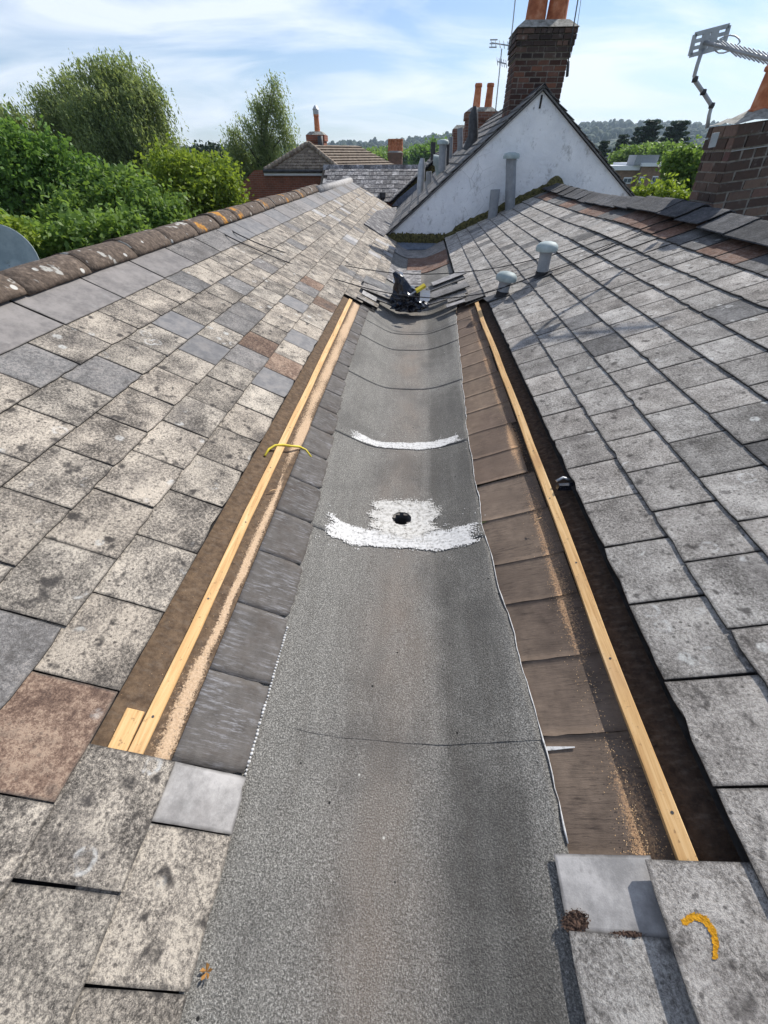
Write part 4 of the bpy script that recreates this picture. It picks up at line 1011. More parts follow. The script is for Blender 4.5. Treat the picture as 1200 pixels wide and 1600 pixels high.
def pipe_thing(label, pts, r, mat, cap=None, cat='vent pipe', D=None, name='vent_pipe'):
    root = thing(name, label, cat, tuple(pts[0])); m = MB(); m.tube(pts, r, 14); m.build('pipe', MAT[mat], root, False, 40)
    if cap:
        t = Vector(pts[-1]) - Vector(root.location)
        local_lathe(root, 'cap', (t.x, t.y, t.z), [(r * 1.1, -.02), (cap, -.02), (cap * 1.03, .02), (cap * .9, .06), (cap * .4, .08)], MAT['cap_pl'], 18, 50)
    return root
pipe_thing('tall grey capped vent pipe standing against the white gable', [at(796, 348, GD - .32), at(799, 246, GD - .32)], .105, 'grey_pl', .165)
pipe_thing('short open grey pipe leaning against the white gable', [at(768, 352, GD - .35), at(774, 296, GD - .35)], .10, 'grey_pl')
pipe_thing('slim pale pipe with a pointed top, lowest on the dark roof', [at(656, 306, 14.2), at(659, 258, 14.2), at(660, 247, 14.2)], [.10, .10, .05], 'metal')
pipe_thing('stubby grey pipe beside the pointed one on the dark roof', [at(670, 296, 14.6), at(670, 268, 14.6)], .085, 'grey_pl')
pipe_thing('grey capped vent pipe on the dark roof beside the cowl', [at(691, 268, 14.2), at(692, 224, 14.2)], .10, 'grey_pl', .15)
pipe_thing('bent grey cowl low on the dark roof', [at(686, 274, 15.0), at(684, 258, 15.0), at(681, 250, 15.0), at(677, 250, 15.0)], [.09, .09, .13, .12], 'cap_pl')
pipe_thing('tapered black metal flue on the dark roof slope', [at(733, 236, 13.9), at(739, 212, 13.9), at(740, 180, 13.9), at(742, 166, 13.9)], [.17, .13, .11, .04], 'metal_d', name='flue')
pipe_thing('short black pipe seen past the capped vent', [at(697, 268, 15.4), at(699, 224, 15.4)], .07, 'metal_d')
pipe_thing('black stub pipe furthest left above the slate roof', [at(676, 268, 19.6), at(677, 222, 19.6)], .09, 'metal_d')
pipe_thing('slim grey pipe in front of the low chimney stump', [at(719, 236, 16.5), at(719, 200, 16.5)], .085, 'grey_pl')
pipe_thing('thin grey pipe left of the low chimney stump', [at(703, 248, 17), at(704, 214, 17)], .075, 'grey_pl')

# ------------------------------------------------------------------ battens and loose things on the open stretch
def batten(name, label, pts, wd, th, P, n0, par=None, cat='batten'):
    m = MB(); N = len(pts)
    for (s, y) in pts:
        for (a, b) in ((-wd / 2, 0), (wd / 2, 0), (wd / 2, th), (-wd / 2, th)):
            bv = .0025 * nz(y * 3, a * 40); m.v.append(P(s + a + bv, y, n0 + b))
    for i in range(N - 1):
        for k in range(4):
            a = i * 4 + k; b = i * 4 + (k + 1) % 4; f = (a, b, b + 4, a + 4); m.f.append(f if P is PR else f[::-1])
    m.f.append((0, 1, 2, 3)); m.f.append(tuple((N - 1) * 4 + k for k in (3, 2, 1, 0)))
    o = m.build(name, MAT['wood'], par)
    md = o.modifiers.new('bevel', 'BEVEL'); md.width = .002; md.segments = 1
    if not par: tag(o, label, cat)
    L_ = pts[-1][1] - pts[0][1]
    for q in range(int(L_ / .46)):
        y = pts[0][1] + .12 + q * .46; s_ = pts[0][0] + (pts[-1][0] - pts[0][0]) * (y - pts[0][1]) / L_ + random.uniform(-.008, .008); nm_ = MB(); c_ = P(s_, y, n0 + th + .0004); nn_ = nL if P is PL else nR; t1_ = nn_.cross(Vector((0, 1, 0))).normalized(); t2_ = nn_.cross(t1_)
        ring = [c_ + (t1_ * math.cos(a) + t2_ * math.sin(a)) * .0042 for a in [i * .785 for i in range(8)]]; nm_.add(ring + [v + nn_ * .0008 for v in ring], [tuple(range(8, 16))] + [(i, (i + 1) % 8, 8 + (i + 1) % 8, 8 + i) for i in range(8)]); no = nm_.build('nail_head', MAT['metal_d']); no.parent = o
    return o
batten('timber_batten', 'long fresh pine batten along the left side of the gutter', [(.128 - .03 * i / 24 + .004 * nz(i * .3), .345 + 5.18 * i / 24) for i in range(25)], .044, .025, PL, -.024)
batten('timber_offcut', 'short pine offcut beside the near end of the left batten', [(.076, .345), (.074, .40), (.072, .475)], .056, .022, PL, -.026, cat='offcut')
batten('timber_batten', 'long fresh pine batten along the right side above the dark gap', [(.128 + .011 * nz(i * .22, 5) - .006 * i / 24, .205 + 5.4 * i / 24) for i in range(25)], .045, .040, PR, -.058)
# yellow strap end under the left batten
m = MB(); pts = [onL(x, y, n) for x, y, n in ((414, 712, -.022), (420, 702, -.02), (430, 696, .0), (442, 695, .006), (455, 697, .006), (468, 698, -.012), (478, 703, -.018), (486, 714, -.02))]
m.tube(pts, .0075, 6); o = m.build('yellow_strap', MAT['yellow'], None, True); tag(o, 'bright yellow strap looped over the left batten', 'strap')
# black plastic clip by right batten
p = onR(880, 762, -.03); root = thing('plastic_clip', 'black plastic clip lying in the gap beside the right batten', 'clip', tuple(p))
m = MB(); q = p; m.hexa([q + Vector((-.04, -.03, 0)), q + Vector((.05, -.02, .0)), q + Vector((.05, .01, .0)), q + Vector((-.04, .0, 0))], [q + Vector((-.035, -.025, .03)), q + Vector((.045, -.015, .03)), q + Vector((.045, .005, .035)), q + Vector((-.035, -.005, .03))]); m.build('body', MAT['black_pl'], root)
m = MB(); m.tube([q + Vector((-.035, .03, .02)), q + Vector((0, .045, .035)), q + Vector((.05, .035, .025))], .008, 6); m.build('loop', MAT['metal'], root, True)
# twigs
for (x, y, d, lb) in ((418, 770, 16, 'thin twig resting against the left batten'), (836, 815, 10, 'pale splinter in the dark gap right of the batten')):
    a = (onL if x < 600 else onR)(x, y, -.02); b = (onL if x < 600 else onR)(x + d, y - 6, -.01); m = MB(); m.tube([a, a.lerp(b, .5) + Vector((0, 0, .006)), b], [.003, .003, .0015], 5); o = m.build('twig', MAT['dust'], None, True); tag(o, lb, 'twig')
# sawdust grains
vs_, fs = [], []
def grain(p, nn, r):
    t = Vector((random.gauss(0, 1), random.gauss(0, 1), random.gauss(0, 1))); t = (t - nn * t.dot(nn)).normalized(); b = nn.cross(t); n0 = len(vs_)
    vs_.extend([p + t * r, p - t * r * .5 + b * r * .7, p - t * r * .5 - b * r * .7, p + nn * r * .5]); fs.extend([(n0, n0 + 1, n0 + 3), (n0 + 1, n0 + 2, n0 + 3), (n0 + 2, n0, n0 + 3)])
for _ in range(9000):
    s, y = random.uniform(-.0, .30), OPEN0 + 5.1 * random.random() ** 1.4
    if random.random() < max(.03, dustL(s, y)) * .8: grain(PL(s, y, -.026 + (.0 if s < .1 else .003)), nL, random.uniform(.001, .0026))
for _ in range(9000):
    s, y = random.uniform(.12, .30), .24 + 5.1 * random.random() ** 1.4
    if random.random() < max(.02, dustR(s, y)): grain(PR(s, y, -.053), nR, random.uniform(.001, .0028))
o = put('sawdust', mesh('sawdust', vs_, fs, False, MAT['dust'])); tag(o, 'pale sawdust scattered along both battens', 'sawdust', kind='stuff')

# ------------------------------------------------------------------ pile across the gutter at the far end
LSM = [slate_mesh('loose_slate', .30, .58, .008, 0, 400 + i) for i in range(4)]
def loose(px, py, D, yaw, roll, pitch, mat, label, sc=(1, 1, 1), dz=0.):
    p = at(px, py, D) + Vector((0, 0, dz))
    Mx = Matrix.Translation(p) @ Matrix.Rotation(R_(yaw), 4, 'Z') @ Matrix.Rotation(R_(roll), 4, 'Y') @ Matrix.Rotation(R_(pitch), 4, 'X') @ Matrix.Diagonal((*sc, 1)) @ Matrix.Rotation(R_(90), 4, 'Z') @ Matrix.Translation((0, .29, 0))
    o = put('loose_slate', random.choice(LSM)); o.matrix_world = Mx; o.material_slots[0].link = 'OBJECT'; o.material_slots[0].material = MAT[mat]
    tag(o, label, 'slate', 'loose slates piled across the gutter'); return o
for (px, py, D, yaw, roll, pitch, mat, lb, sc, dz) in (
    (603, 473, 6.06, -6, 17, 7, 'slate_mid', 'loose slate slanting down into the gutter left of the black bag', (1.25, .7, 1.8), .03),
    (597, 466, 6.12, -4, 18, 7, 'slate_r', 'loose slate lying on top at the left of the black bag', (1.0, .7, 1.8), .055),
    (598, 452, 6.5, -3, 20, 7, 'slate_rd', 'loose slate behind the others on the left of the pile', (1., .8, 1.6), .03),
    (577, 466, 5.86, 0, 25, 7, 'slate_pale', 'small slate offcut at the left end of the pile', (.36, .45, 1.6), .02),
    (571, 470, 5.72, 3, 26, 7, 'slate_r', 'lower small slate offcut at the left end of the pile', (.42, .3, 1.6), .0),
    (688, 470, 6.03, 5, -16, 7, 'slate_r', 'loose slate right of the black bag, lowest of its stack', (1.25, .62, 1.8), .02),
    (692, 462, 6.1, 8, -17, 7, 'slate_mid', 'loose slate in the middle of the stack right of the bag', (1.2, .62, 1.8), .035),
    (702, 459, 6.16, 6, -17, 7, 'slate_pale', 'pale loose slate near the top of the right stack', (.85, .45, 1.6), .055),
    (695, 447, 6.5, 8, -18, 7, 'slate_rd', 'upper loose slate leaning at the back of the right stack', (.95, .62, 1.8), .03),
    (700, 442, 6.55, 10, -18, 7, 'slate_pale', 'topmost pale loose slate at the back of the right stack', (.85, .45, 1.6), .055),
    (713, 469, 5.84, 0, -18, 7, 'slate_r', 'small slate offcut at the right end of the pile', (.42, .45, 1.6), .02),
    (712, 475, 5.72, 2, -18, 7, 'slate_pale', 'lower small slate offcut at the right end of the pile', (.42, .3, 1.6), .0)):
    loose(px, py, D, yaw, roll, pitch, mat, lb, sc, dz)
# black bag
bc = at(640, 471, 5.98)
root = thing('plastic_bag', 'crumpled shiny black plastic bag lying in the gutter among loose slates', 'bag', tuple(bc))
bm = bmesh.new(); bmesh.ops.create_icosphere(bm, subdivisions=4, radius=.2)
for v in bm.verts:
    n_ = v.co.normalized(); k = .9 + .4 * nz(n_.x * 2.2, n_.y * 2.2, n_.z * 2.2 + 4) + .45 * abs(nz(n_.x * 4, n_.y * 4, n_.z * 4)) + .12 * abs(nz(n_.x * 9, n_.y * 9, n_.z * 9)) ; v.co = Vector((n_.x * .25, n_.y * .18, n_.z * .14)) * k
    pk = Vector((-.45, .1, 1)).normalized().dot(n_)
    if pk > .8: v.co += Vector((-.06, .02, .20)) * ((pk - .8) / .2) ** 1.3
    if v.co.z < -.09: v.co.z = -.09
me = bpy.data.meshes.new('film'); bm.to_mesh(me); bm.free(); me.materials.append(MAT['black_pl']); put('film', me, root)
p = at(657, 450, 5.80); root = thing('yellow_tool', 'yellow handled scraper lying on the black bag', 'hand tool', tuple(p))
m = MB(); d_ = Vector((.8, .35, .42)).normalized(); s_ = d_.cross(Vector((0, -.4, 1))).normalized(); n_ = s_.cross(d_)
def obox(m, c, d, s, n, a, b, e): m.hexa([c - d * a - s * b - n * e, c + d * a - s * b - n * e, c + d * a + s * b - n * e, c - d * a + s * b - n * e], [c - d * a * .95 - s * b * .8 + n * e, c + d * a * .95 - s * b * .8 + n * e, c + d * a * .95 + s * b * .8 + n * e, c - d * a * .95 + s * b * .8 + n * e])
obox(m, p, d_, s_, n_, .07, .028, .016); m.build('handle', MAT['yellow'], root)
m = MB(); obox(m, p - d_ * .13, d_, s_, n_, .065, .012, .004); m.build('blade', MAT['metal'], root)
for (x, y, lb, k) in ((640, 455, 'white paper scrap tucked behind the black bag', 0), (664, 462, 'white crumpled wrapper right of the yellow scraper', 1), (622, 434, 'small white scrap behind the top of the bag', 2)):
    p = at(x, y, 5.95 - .1 * k + (.5 if k == 2 else 0)); m = MB(); N = 6
    for j in range(N):
        for i in range(N): m.v.append(p + Vector(((i - 2.5) * .026, (j - 2.5) * .012 + .02 * nz(i, j, k), (j - 2.5) * .024 + .03 * nz(i * .9, j * .9, k + 3))))
    for j in range(N - 1):
        for i in range(N - 1): a = j * N + i; m.f.append((a, a + 1, a + N + 1, a + N))
    o = m.build('paper_scrap', MAT['white'], None); md = o.modifiers.new('solid', 'SOLIDIFY'); md.thickness = .002; tag(o, lb, 'scrap')

# ------------------------------------------------------------------ cables
def cable(label, pts, r=.006):
    P = []
    for (x, y, w_) in pts:
        P.append(onL(x, y, .03) if w_ == 'L' else onR(x, y, .03) if w_ == 'R' else at(x, y, w_))
    Q = []
    for i in range(len(P) - 1):
        p0, p1, p2, p3 = P[max(0, i - 1)], P[i], P[i + 1], P[min(len(P) - 1, i + 2)]
        for k in range(6):
            t = k / 6; Q.append(.5 * ((2 * p1) + (p2 - p0) * t + (2 * p0 - 5 * p1 + 4 * p2 - p3) * t * t + (3 * p1 - p0 - 3 * p2 + p3) * t ** 3))
    Q.append(P[-1]); m = MB(); m.tube(Q, r, 6); o = m.build('cable', MAT['cable'], None, True); tag(o, label, 'cable')
cable('upper black cable slung across the valley above the pile', [(352, 352, 6.0), (372, 366, 'L'), (430, 390, 'L'), (500, 407, 6.9), (567, 420, 6.75), (633, 428, 6.65), (700, 427, 6.5), (767, 420, 6.4), (837, 405, 6.1), (900, 388, 'R'), (990, 358, 'R'), (1060, 336, 'R'), (1092, 322, 5.55)])
cable('lower black cable hanging over the slate pile and short vent', [(340, 357, 5.8), (360, 371, 'L'), (430, 402, 'L'), (500, 428, 6.0), (560, 447, 5.75), (620, 460, 5.62), (690, 466, 5.55), (740, 461, 5.5), (775, 453, 5.36), (840, 430, 5.3), (900, 410, 'R'), (1000, 366, 'R'), (1064, 338, 'R'), (1096, 322, 5.5)])
cable('thin black cable lying over the right slates below the ridge', [(930, 395, 'R'), (985, 368, 'R'), (1030, 350, 'R'), (1075, 332, 'R'), (1099, 321, 5.4)], .004)

# ------------------------------------------------------------------ small marks on the nearest slates
def blob(name, label, cat, pts_fn, mat, n=26):
    vs_, fs = pts_fn(); o = put(name, mesh(name, vs_, fs, True, MAT[mat])); tag(o, label, cat); return o
def crust(name, label, cat, mat, px0, px1, py0, py1, n0, inside, h, st=1.4):
    vs_, fs, idx = [], [], {}; nx_, ny_ = int((px1 - px0) / st), int((py1 - py0) / st)
    for j in range(ny_):
        for i in range(nx_):
            x, y = px0 + (i + .5) * st, py0 + (j + .5) * st
            if inside(x, y) + .45 * nz(x * .33, y * .33, 2) + .35 * nz(x * .9, y * .9, 5) < .5: continue
            q = []
            for (a_, b_) in ((i, j), (i, j + 1), (i + 1, j + 1), (i + 1, j)):
                if (a_, b_) not in idx:
                    X, Y = px0 + a_ * st, py0 + b_ * st; idx[(a_, b_)] = len(vs_); vs_.append(onR(X, Y, n0 + h * (.25 + abs(nz(X * .35, Y * .35, 7)) * 1.6 + .5 * abs(nz(X * 1.1, Y * 1.1)))))
                q.append(idx[(a_, b_)])
            fs.append(tuple(q))
    o = put(name, mesh(name, vs_, fs, True, MAT[mat])); tag(o, label, cat); return o
def arc_in(x, y):
    arc = [(1070, 1440), (1083, 1432), (1100, 1436), (1114, 1454), (1119, 1474), (1117, 1495)]; P2 = Vector((x, y)); best = 99
    for k_ in range(5):
        A_, B_2 = Vector(arc[k_]), Vector(arc[k_ + 1]); t_ = max(0, min(1, (P2 - A_).dot(B_2 - A_) / (B_2 - A_).length_squared)); best = min(best, (P2 - A_.lerp(B_2, t_)).length / (8.5 - .7 * k_))
    return 1.15 * (1 - best ** 2)
crust('lichen_patch', 'bright orange curved lichen patch on the nearest right slate', 'lichen', 'orange_l', 1055, 1135, 1418, 1508, .0035, arc_in, .0014)
o = crust('moss_clump', 'clump of dry brown moss on the pale near right slate', 'moss', 'mossclump', 874, 935, 1405, 1468, -.033, lambda x, y: 1.25 * (1 - ((x - 899) / 27) ** 2 - ((y - 1440) / 24) ** 2), .007)
o = crust('moss_clump', 'thin line of dry moss along the edge right of the bigger moss clump', 'moss', 'mossclump', 940, 1010, 1446, 1468, -.033, lambda x, y: 1.15 * (1 - ((x - 978) / 36) ** 2 - ((y - 1460) / 7) ** 2), .004)
m = MB()
p0 = Vector((-.445, -.055, gsurf(-.445, -.055) + .012))
for i in range(5): a = i * 1.3; m.add([p0, p0 + Vector((.012 * math.cos(a), .012 * math.sin(a), .006)), p0 + Vector((.016 * math.cos(a + .5), .016 * math.sin(a + .5), .01)), p0 + Vector((.009 * math.cos(a + .9), .009 * math.sin(a + .9), .004))], [(0, 1, 2, 3)])
m.v = [v + Vector((.004 * nz(i * 1.7), .004 * nz(i * 2.3, 4), .003 * nz(i, 9))) for i, v in enumerate(m.v)]; o = m.build('dry_leaf', MAT['leaf_dry'], None); tag(o, 'tiny dried orange leaf by the left felt edge', 'leaf')
# satellite dish beyond the left ridge
dc = at(8, 408, 3.9); dc = Vector((-3.45, dc.y, dc.z)) if False else at(6, 408, 3.75)
root = thing('satellite_dish', 'grey satellite dish peeking over the left ridge', 'dish', tuple(dc - Vector((0, 0, .5))))
m = MB(); ax = Vector((.35, -.80, .42)).normalized(); t1 = ax.cross(Vector((0, 0, 1))).normalized(); t2 = t1.cross(ax); NR_, NA = 7, 36
for j in range(NR_ + 1):
    for i in range(NA):
        r_ = .26 * j / NR_; a = 2 * math.pi * i / NA; m.v.append(dc + t1 * (r_ * math.cos(a)) + t2 * (r_ * 1.08 * math.sin(a)) - ax * (.07 * (1 - (j / NR_) ** 2)))
for j in range(NR_):
    for i in range(NA): m.f.append((j * NA + i, j * NA + (i + 1) % NA, (j + 1) * NA + (i + 1) % NA, (j + 1) * NA + i))
o = m.build('reflector', MAT['cap_pl'], root, True); md = o.modifiers.new('solid', 'SOLIDIFY'); md.thickness = .006
m = MB(); m.tube([dc - t2 * .30, dc - t2 * .33 + ax * .15, dc + ax * .30 - t2 * .22], .012, 8); m.build('arm', MAT['metal_d'], root, True)
m = MB(); m.tube([dc - ax * .08, dc - ax * .16 - Vector((0, 0, .1)), dc - ax * .16 - Vector((0, 0, .9))], .022, 8); m.build('pole', MAT['metal_d'], root, True)

# ------------------------------------------------------------------ buildings beyond
# brown tiled brick house, left of centre
BD = 23.0
rootK = thing('brick_house', 'red brick house with brown tiled gable and hipped roof beyond the left ridge', 'house', (-4, 26, GROUND))
k0, k1 = at(376, 300, BD), at(533, 300, BD)
el_ = at(428, 266, BD); er_ = at(530, 266, BD); ap = at(480, 226, BD); ev = at(376, 290, BD)
m = MB(); m.add([(k0.x, BD, GROUND), (k1.x, BD, GROUND), (k1.x, BD, er_.z), (el_.x - .9, BD, el_.z), (k0.x, BD, ev.z)], [(0, 1, 2, 3, 4)])
m.add([(k1.x, BD, GROUND), (k1.x, BD + 8, GROUND), (k1.x, BD + 8, er_.z), (k1.x, BD, er_.z)], [(0, 1, 2, 3)]); m.build('wall', MAT['brickwall'], rootK)
# hanging tiled triangle: courses of tiles stepping out
m = MB(); rows = 8; bl, br = Vector((at(418, 264, BD).x, BD, er_.z + .02)), Vector((at(530, 264, BD).x, BD, er_.z + .02))
for r in range(rows):
    f0, f1 = r / rows, (r + 1) / rows; a, b = bl.lerp(ap, f0), br.lerp(ap, f0); c_, d_ = br.lerp(ap, f1), bl.lerp(ap, f1); tz = .05
    back = lambda v, q: Vector((v.x, BD - q + 1.1 * (v.z - bl.z) * .35, v.z))
    n_ = max(2, int((b.x - a.x) / .17))
    for i in range(n_):
        p, q = a.lerp(b, i / n_), a.lerp(b, (i + .96) / n_); s_, t_ = d_.lerp(c_, i / n_), d_.lerp(c_, (i + .96) / n_); j = random.uniform(0, .015)
        v = [back(p, .10 + j), back(q, .10 + j), back(t_, .03), back(s_, .03)]; v = [Vector((x.x, x.y, x.z - (.05 if k < 2 else 0))) for k, x in enumerate(v)]
        m.add(v + [x + Vector((0, .03, 0)) for x in v], [(0, 1, 2, 3), (0, 4, 5, 1), (0, 3, 7, 4), (1, 5, 6, 2)])
o = m.build('hanging_tiles', MAT['tile_far'], rootK); o['kind'] = 'stuff'
apb = Vector((ap.x, BD + 1.1 * (ap.z - bl.z) * .35, ap.z))
m = MB(); A = [bl + Vector((-.1, .06, -.02)), br + Vector((.1, .06, -.02)), apb + Vector((0, .05, 0))]; m.add(A, [(0, 1, 2)]); m.build('gable_backing', MAT['dark'], rootK)
for (p, q, nm) in ((bl + Vector((-.12, -.1, -.02)), apb + Vector((0, -.05, .05)), 'hip_tile'), (br + Vector((.12, -.1, -.02)), apb + Vector((0, -.05, .05)), 'hip_tile')):
    N = 12
    for i in range(N):
        mt = MB(); mt.tube([p.lerp(q, i / N), p.lerp(q, (i + 1.05) / N)], [.10, .085], 8); mt.build(nm, MAT['tile_far'], rootK, False, 40)
m = MB(); m.box((bl.x - .15, BD - .14, bl.z - .20), (br.x + .12, BD - .02, bl.z - .06)); m.build('fascia', MAT['white'], rootK)
m = MB(); m.tube([(bl.x - .15, BD - .2, bl.z - .05), (br.x + .15, BD - .2, bl.z - .05)], .06, 8); m.build('eaves_gutter', MAT['metal_d'], rootK, True)
rb = Vector((apb.x + 1.6, BD + 4.5, apb.z + .05)); re_ = Vector((at(552, 262, BD + 3).x, BD + 3.2, at(552, 262, BD + 3).z))
m = MB(); rows = 9
e0, e1 = br + Vector((.15, .05, 0)), Vector((br.x + 2.4, BD + 5.5, br.z))
for r in range(rows):
    f0, f1 = r / rows, (r + 1.1) / rows
    a, b, c_, d_ = e0.lerp(apb, f0), e1.lerp(rb, f0), e1.lerp(rb, min(1, f1)), e0.lerp(apb, min(1, f1)); u_ = Vector((.03, -.02, .05))
    m.add([a + u_, b + u_, c_, d_, a, b], [(0, 1, 2, 3), (4, 5, 1, 0)])
o = m.build('roof_courses', MAT['tile_far'], rootK); o['kind'] = 'stuff'
m = MB(); m.add([bl + Vector((-.1, 0, 0)), apb, rb, Vector((bl.x - 1, BD + 6, bl.z))], [(0, 3, 2, 1)]); m.build('rear_slope', MAT['tile_far'], rootK)
m = MB(); m.box((at(514, 248, BD + 1.5).x - .06, BD + 1.4, at(514, 262, BD + 1.5).z), (at(514, 248, BD + 1.5).x + .06, BD + 1.5, at(514, 240, BD + 1.5).z)); m.build('soil_pipe', MAT['metal'], rootK)
m = MB(); pp = at(502, 238, BD + 1.3); m.tube([pp + Vector((0, 0, -.3)), pp + Vector((0, 0, .55))], .12, 8); m.build('flue', MAT['metal_d'], rootK, True)
# slate roof facing us
SD = 20.6
s0, s1 = at(528, 318, SD), at(664, 318, SD); zt_ = at(600, 262, SD + 2.2).z; zb_ = at(600, 316, SD).z
rootS = thing('slate_roof', 'weathered grey slate roof facing the camera beyond the far end of the gutter', 'roof', ((s0.x + s1.x) / 2, SD, zb_))
xa, xb = s0.x - .8, s1.x + 2.0; rows = 8; base = Vector((0, SD, zb_)); top = Vector((0, SD + 2.2, zt_)); dd = top - base; nn = Vector((0, -dd.z, dd.y)).normalized()
SFM = {}
def far_slate(wd):
    if wd not in SFM: SFM[wd] = slate_mesh('slate', wd, dd.length / rows * 1.3, .016, .04, int(wd * 1000)); SFM[wd].materials[0] = MAT['slate_far']
    return SFM[wd]
for r in range(rows):
    x = xa + (.16 if r % 2 else 0)
    while x < xb:
        p = Vector((x + .16, 0, 0)) + base + dd * (r / rows)
        put('slate', far_slate(.315), rootS, Matrix.Translation(-Vector(rootS.location)) @ basis(Vector((1, 0, 0)), -dd.normalized(), nn, p + nn * (.006 + random.uniform(0, .006)))); x += .325
m = MB(); m.add([base + Vector((xa - .1, 0, 0)), base + Vector((xb + .5, 0, 0)), top + Vector((xb + .5, 0, 0)), top + Vector((xa - .1, 0, 0))], [(0, 1, 2, 3)])
m.add([top + Vector((xa - .1, 0, 0)), top + Vector((xb + .5, 0, 0)), Vector((xb + .5, SD + 4.6, zb_)), Vector((xa - .1, SD + 4.6, zb_))], [(0, 1, 2, 3)]); m.build('roof_deck', MAT['dark'], rootS)
x = xa - .1
while x < xb + .3:
    m = MB(); m.add([(x, top.y - .16, top.z - .07), (x + .44, top.y - .16, top.z - .07), (x + .44, top.y, top.z + .10), (x, top.y, top.z + .10), (x + .44, top.y + .16, top.z - .07), (x, top.y + .16, top.z - .07), (x, top.y - .16, top.z - .12), (x + .44, top.y - .16, top.z - .12)], [(0, 1, 2, 3), (3, 2, 4, 5), (0, 6, 7, 1)]); m.build('ridge_tile', MAT['slate_far'], rootS); x += .45
m = MB(); m.box((xa, SD + .1, GROUND), (xb + .4, SD + 4.5, zb_ - .03)); m.build('wall', MAT['brickwall'], rootS)
m = MB(); pv = at(598, 305, SD + .2); m.box((pv.x - .12, pv.y - .2, pv.z - .08), (pv.x + .12, pv.y + .3, pv.z + .10)); o = m.build('tile_vent', MAT['metal_d'], rootS)
# low brick block of flats on the right
FD = 70.0
f0, f1, f2 = at(963, 284, FD), at(992, 284, FD), at(1080, 290, FD)
rootF = thing('block_of_flats', 'low brown brick flat roofed block with white windows on the right', 'building', (f1.x, FD, GROUND))
zA, zB = at(980, 266, FD).z, at(1010, 260, FD).z
m = MB(); m.box((f0.x - 3, FD + .0, GROUND), (f1.x, FD + 9, zA)); m.box((f1.x + .003, FD - .8, GROUND), (f2.x + 6, FD + 9, zB)); m.build('wall', MAT['brickwall_b'], rootF)
m = MB(); m.box((f0.x - 3.2, FD - .3, zA), (f1.x - .01, FD + 9.2, zA + .45)); m.build('fascia', MAT['white'], rootF)
m = MB(); m.box((f1.x - .2, FD - 1.1, zB), (f2.x + 6.2, FD + 9.2, zB + .35)); m.build('fascia', MAT['white'], rootF)
m = MB(); m.box((f1.x - 1.0, FD - .5, zA + .46), (f1.x + 1.8, FD + 2, zB + 1.1)); m.build('rooftop_box', MAT['grey_pl'], rootF)
for (xa_, xb_, ya_, yb_, dy) in ((972, 988, 277, 287, 0), (997, 1008, 276, 285, -.8), (1016, 1029, 275, 287, -.8), (1031, 1044, 275, 287, -.8)):
    a, b = at(xa_, yb_, FD + dy), at(xb_, ya_, FD + dy); y_ = FD + dy
    m = MB(); m.box((a.x, y_ - .06, a.z), (b.x, y_ + .05, b.z)); wn = m.build('window', MAT['white'], rootF)
    for kk in range(2):
        xx0 = a.x + (b.x - a.x) * (.06 + .47 * kk); xx1 = a.x + (b.x - a.x) * (.47 + .47 * kk); mm_ = MB(); mm_.box((xx0, y_ - .09, a.z + .12), (xx1, y_ - .05, b.z - .12))
        gpn = put('pane', mesh('pane', [v - Vector(rootF.location) for v in mm_.v], mm_.f, False, MAT['glass'])); gpn.parent = wn

# ------------------------------------------------------------------ trees and shrubs
def leaf_mesh(name, C, size, mat, up_bias=.5, elong=1.6, hang=False, tint=None):
    n = len(C); nrm = rng.normal(size=(n, 3)); nrm[:, 2] += up_bias * 1.5; nrm /= np.linalg.norm(nrm, axis=1)[:, None]
    t = rng.normal(size=(n, 3))
    if hang: t = t * .35 + np.array([.25, 0, -1.0])
    t -= nrm * (t * nrm).sum(1)[:, None]; t /= np.linalg.norm(t, axis=1)[:, None]; b = np.cross(nrm, t)
    sz = size * rng.uniform(.6, 1.35, n)[:, None]
    V = np.empty((n, 4, 3)); V[:, 0] = C - t * sz * elong * .5; V[:, 1] = C + b * sz * .5; V[:, 2] = C + t * sz * elong * .5; V[:, 3] = C - b * sz * .5
    m = bpy.data.meshes.new(name); m.vertices.add(n * 4); m.vertices.foreach_set('co', V.ravel())
    m.loops.add(n * 4); m.loops.foreach_set('vertex_index', np.arange(n * 4)); m.polygons.add(n)
    m.polygons.foreach_set('loop_start', np.arange(n) * 4); m.polygons.foreach_set('loop_total', np.full(n, 4))
    m.update(calc_edges=True); m.materials.append(mat)
    m.attributes.new('tint', 'FLOAT', 'POINT').data.foreach_set('value', np.repeat(np.clip((rng.normal(.5, .28, n) if tint is None else tint + rng.normal(0, .2, n)), 0, 1), 4)); return m
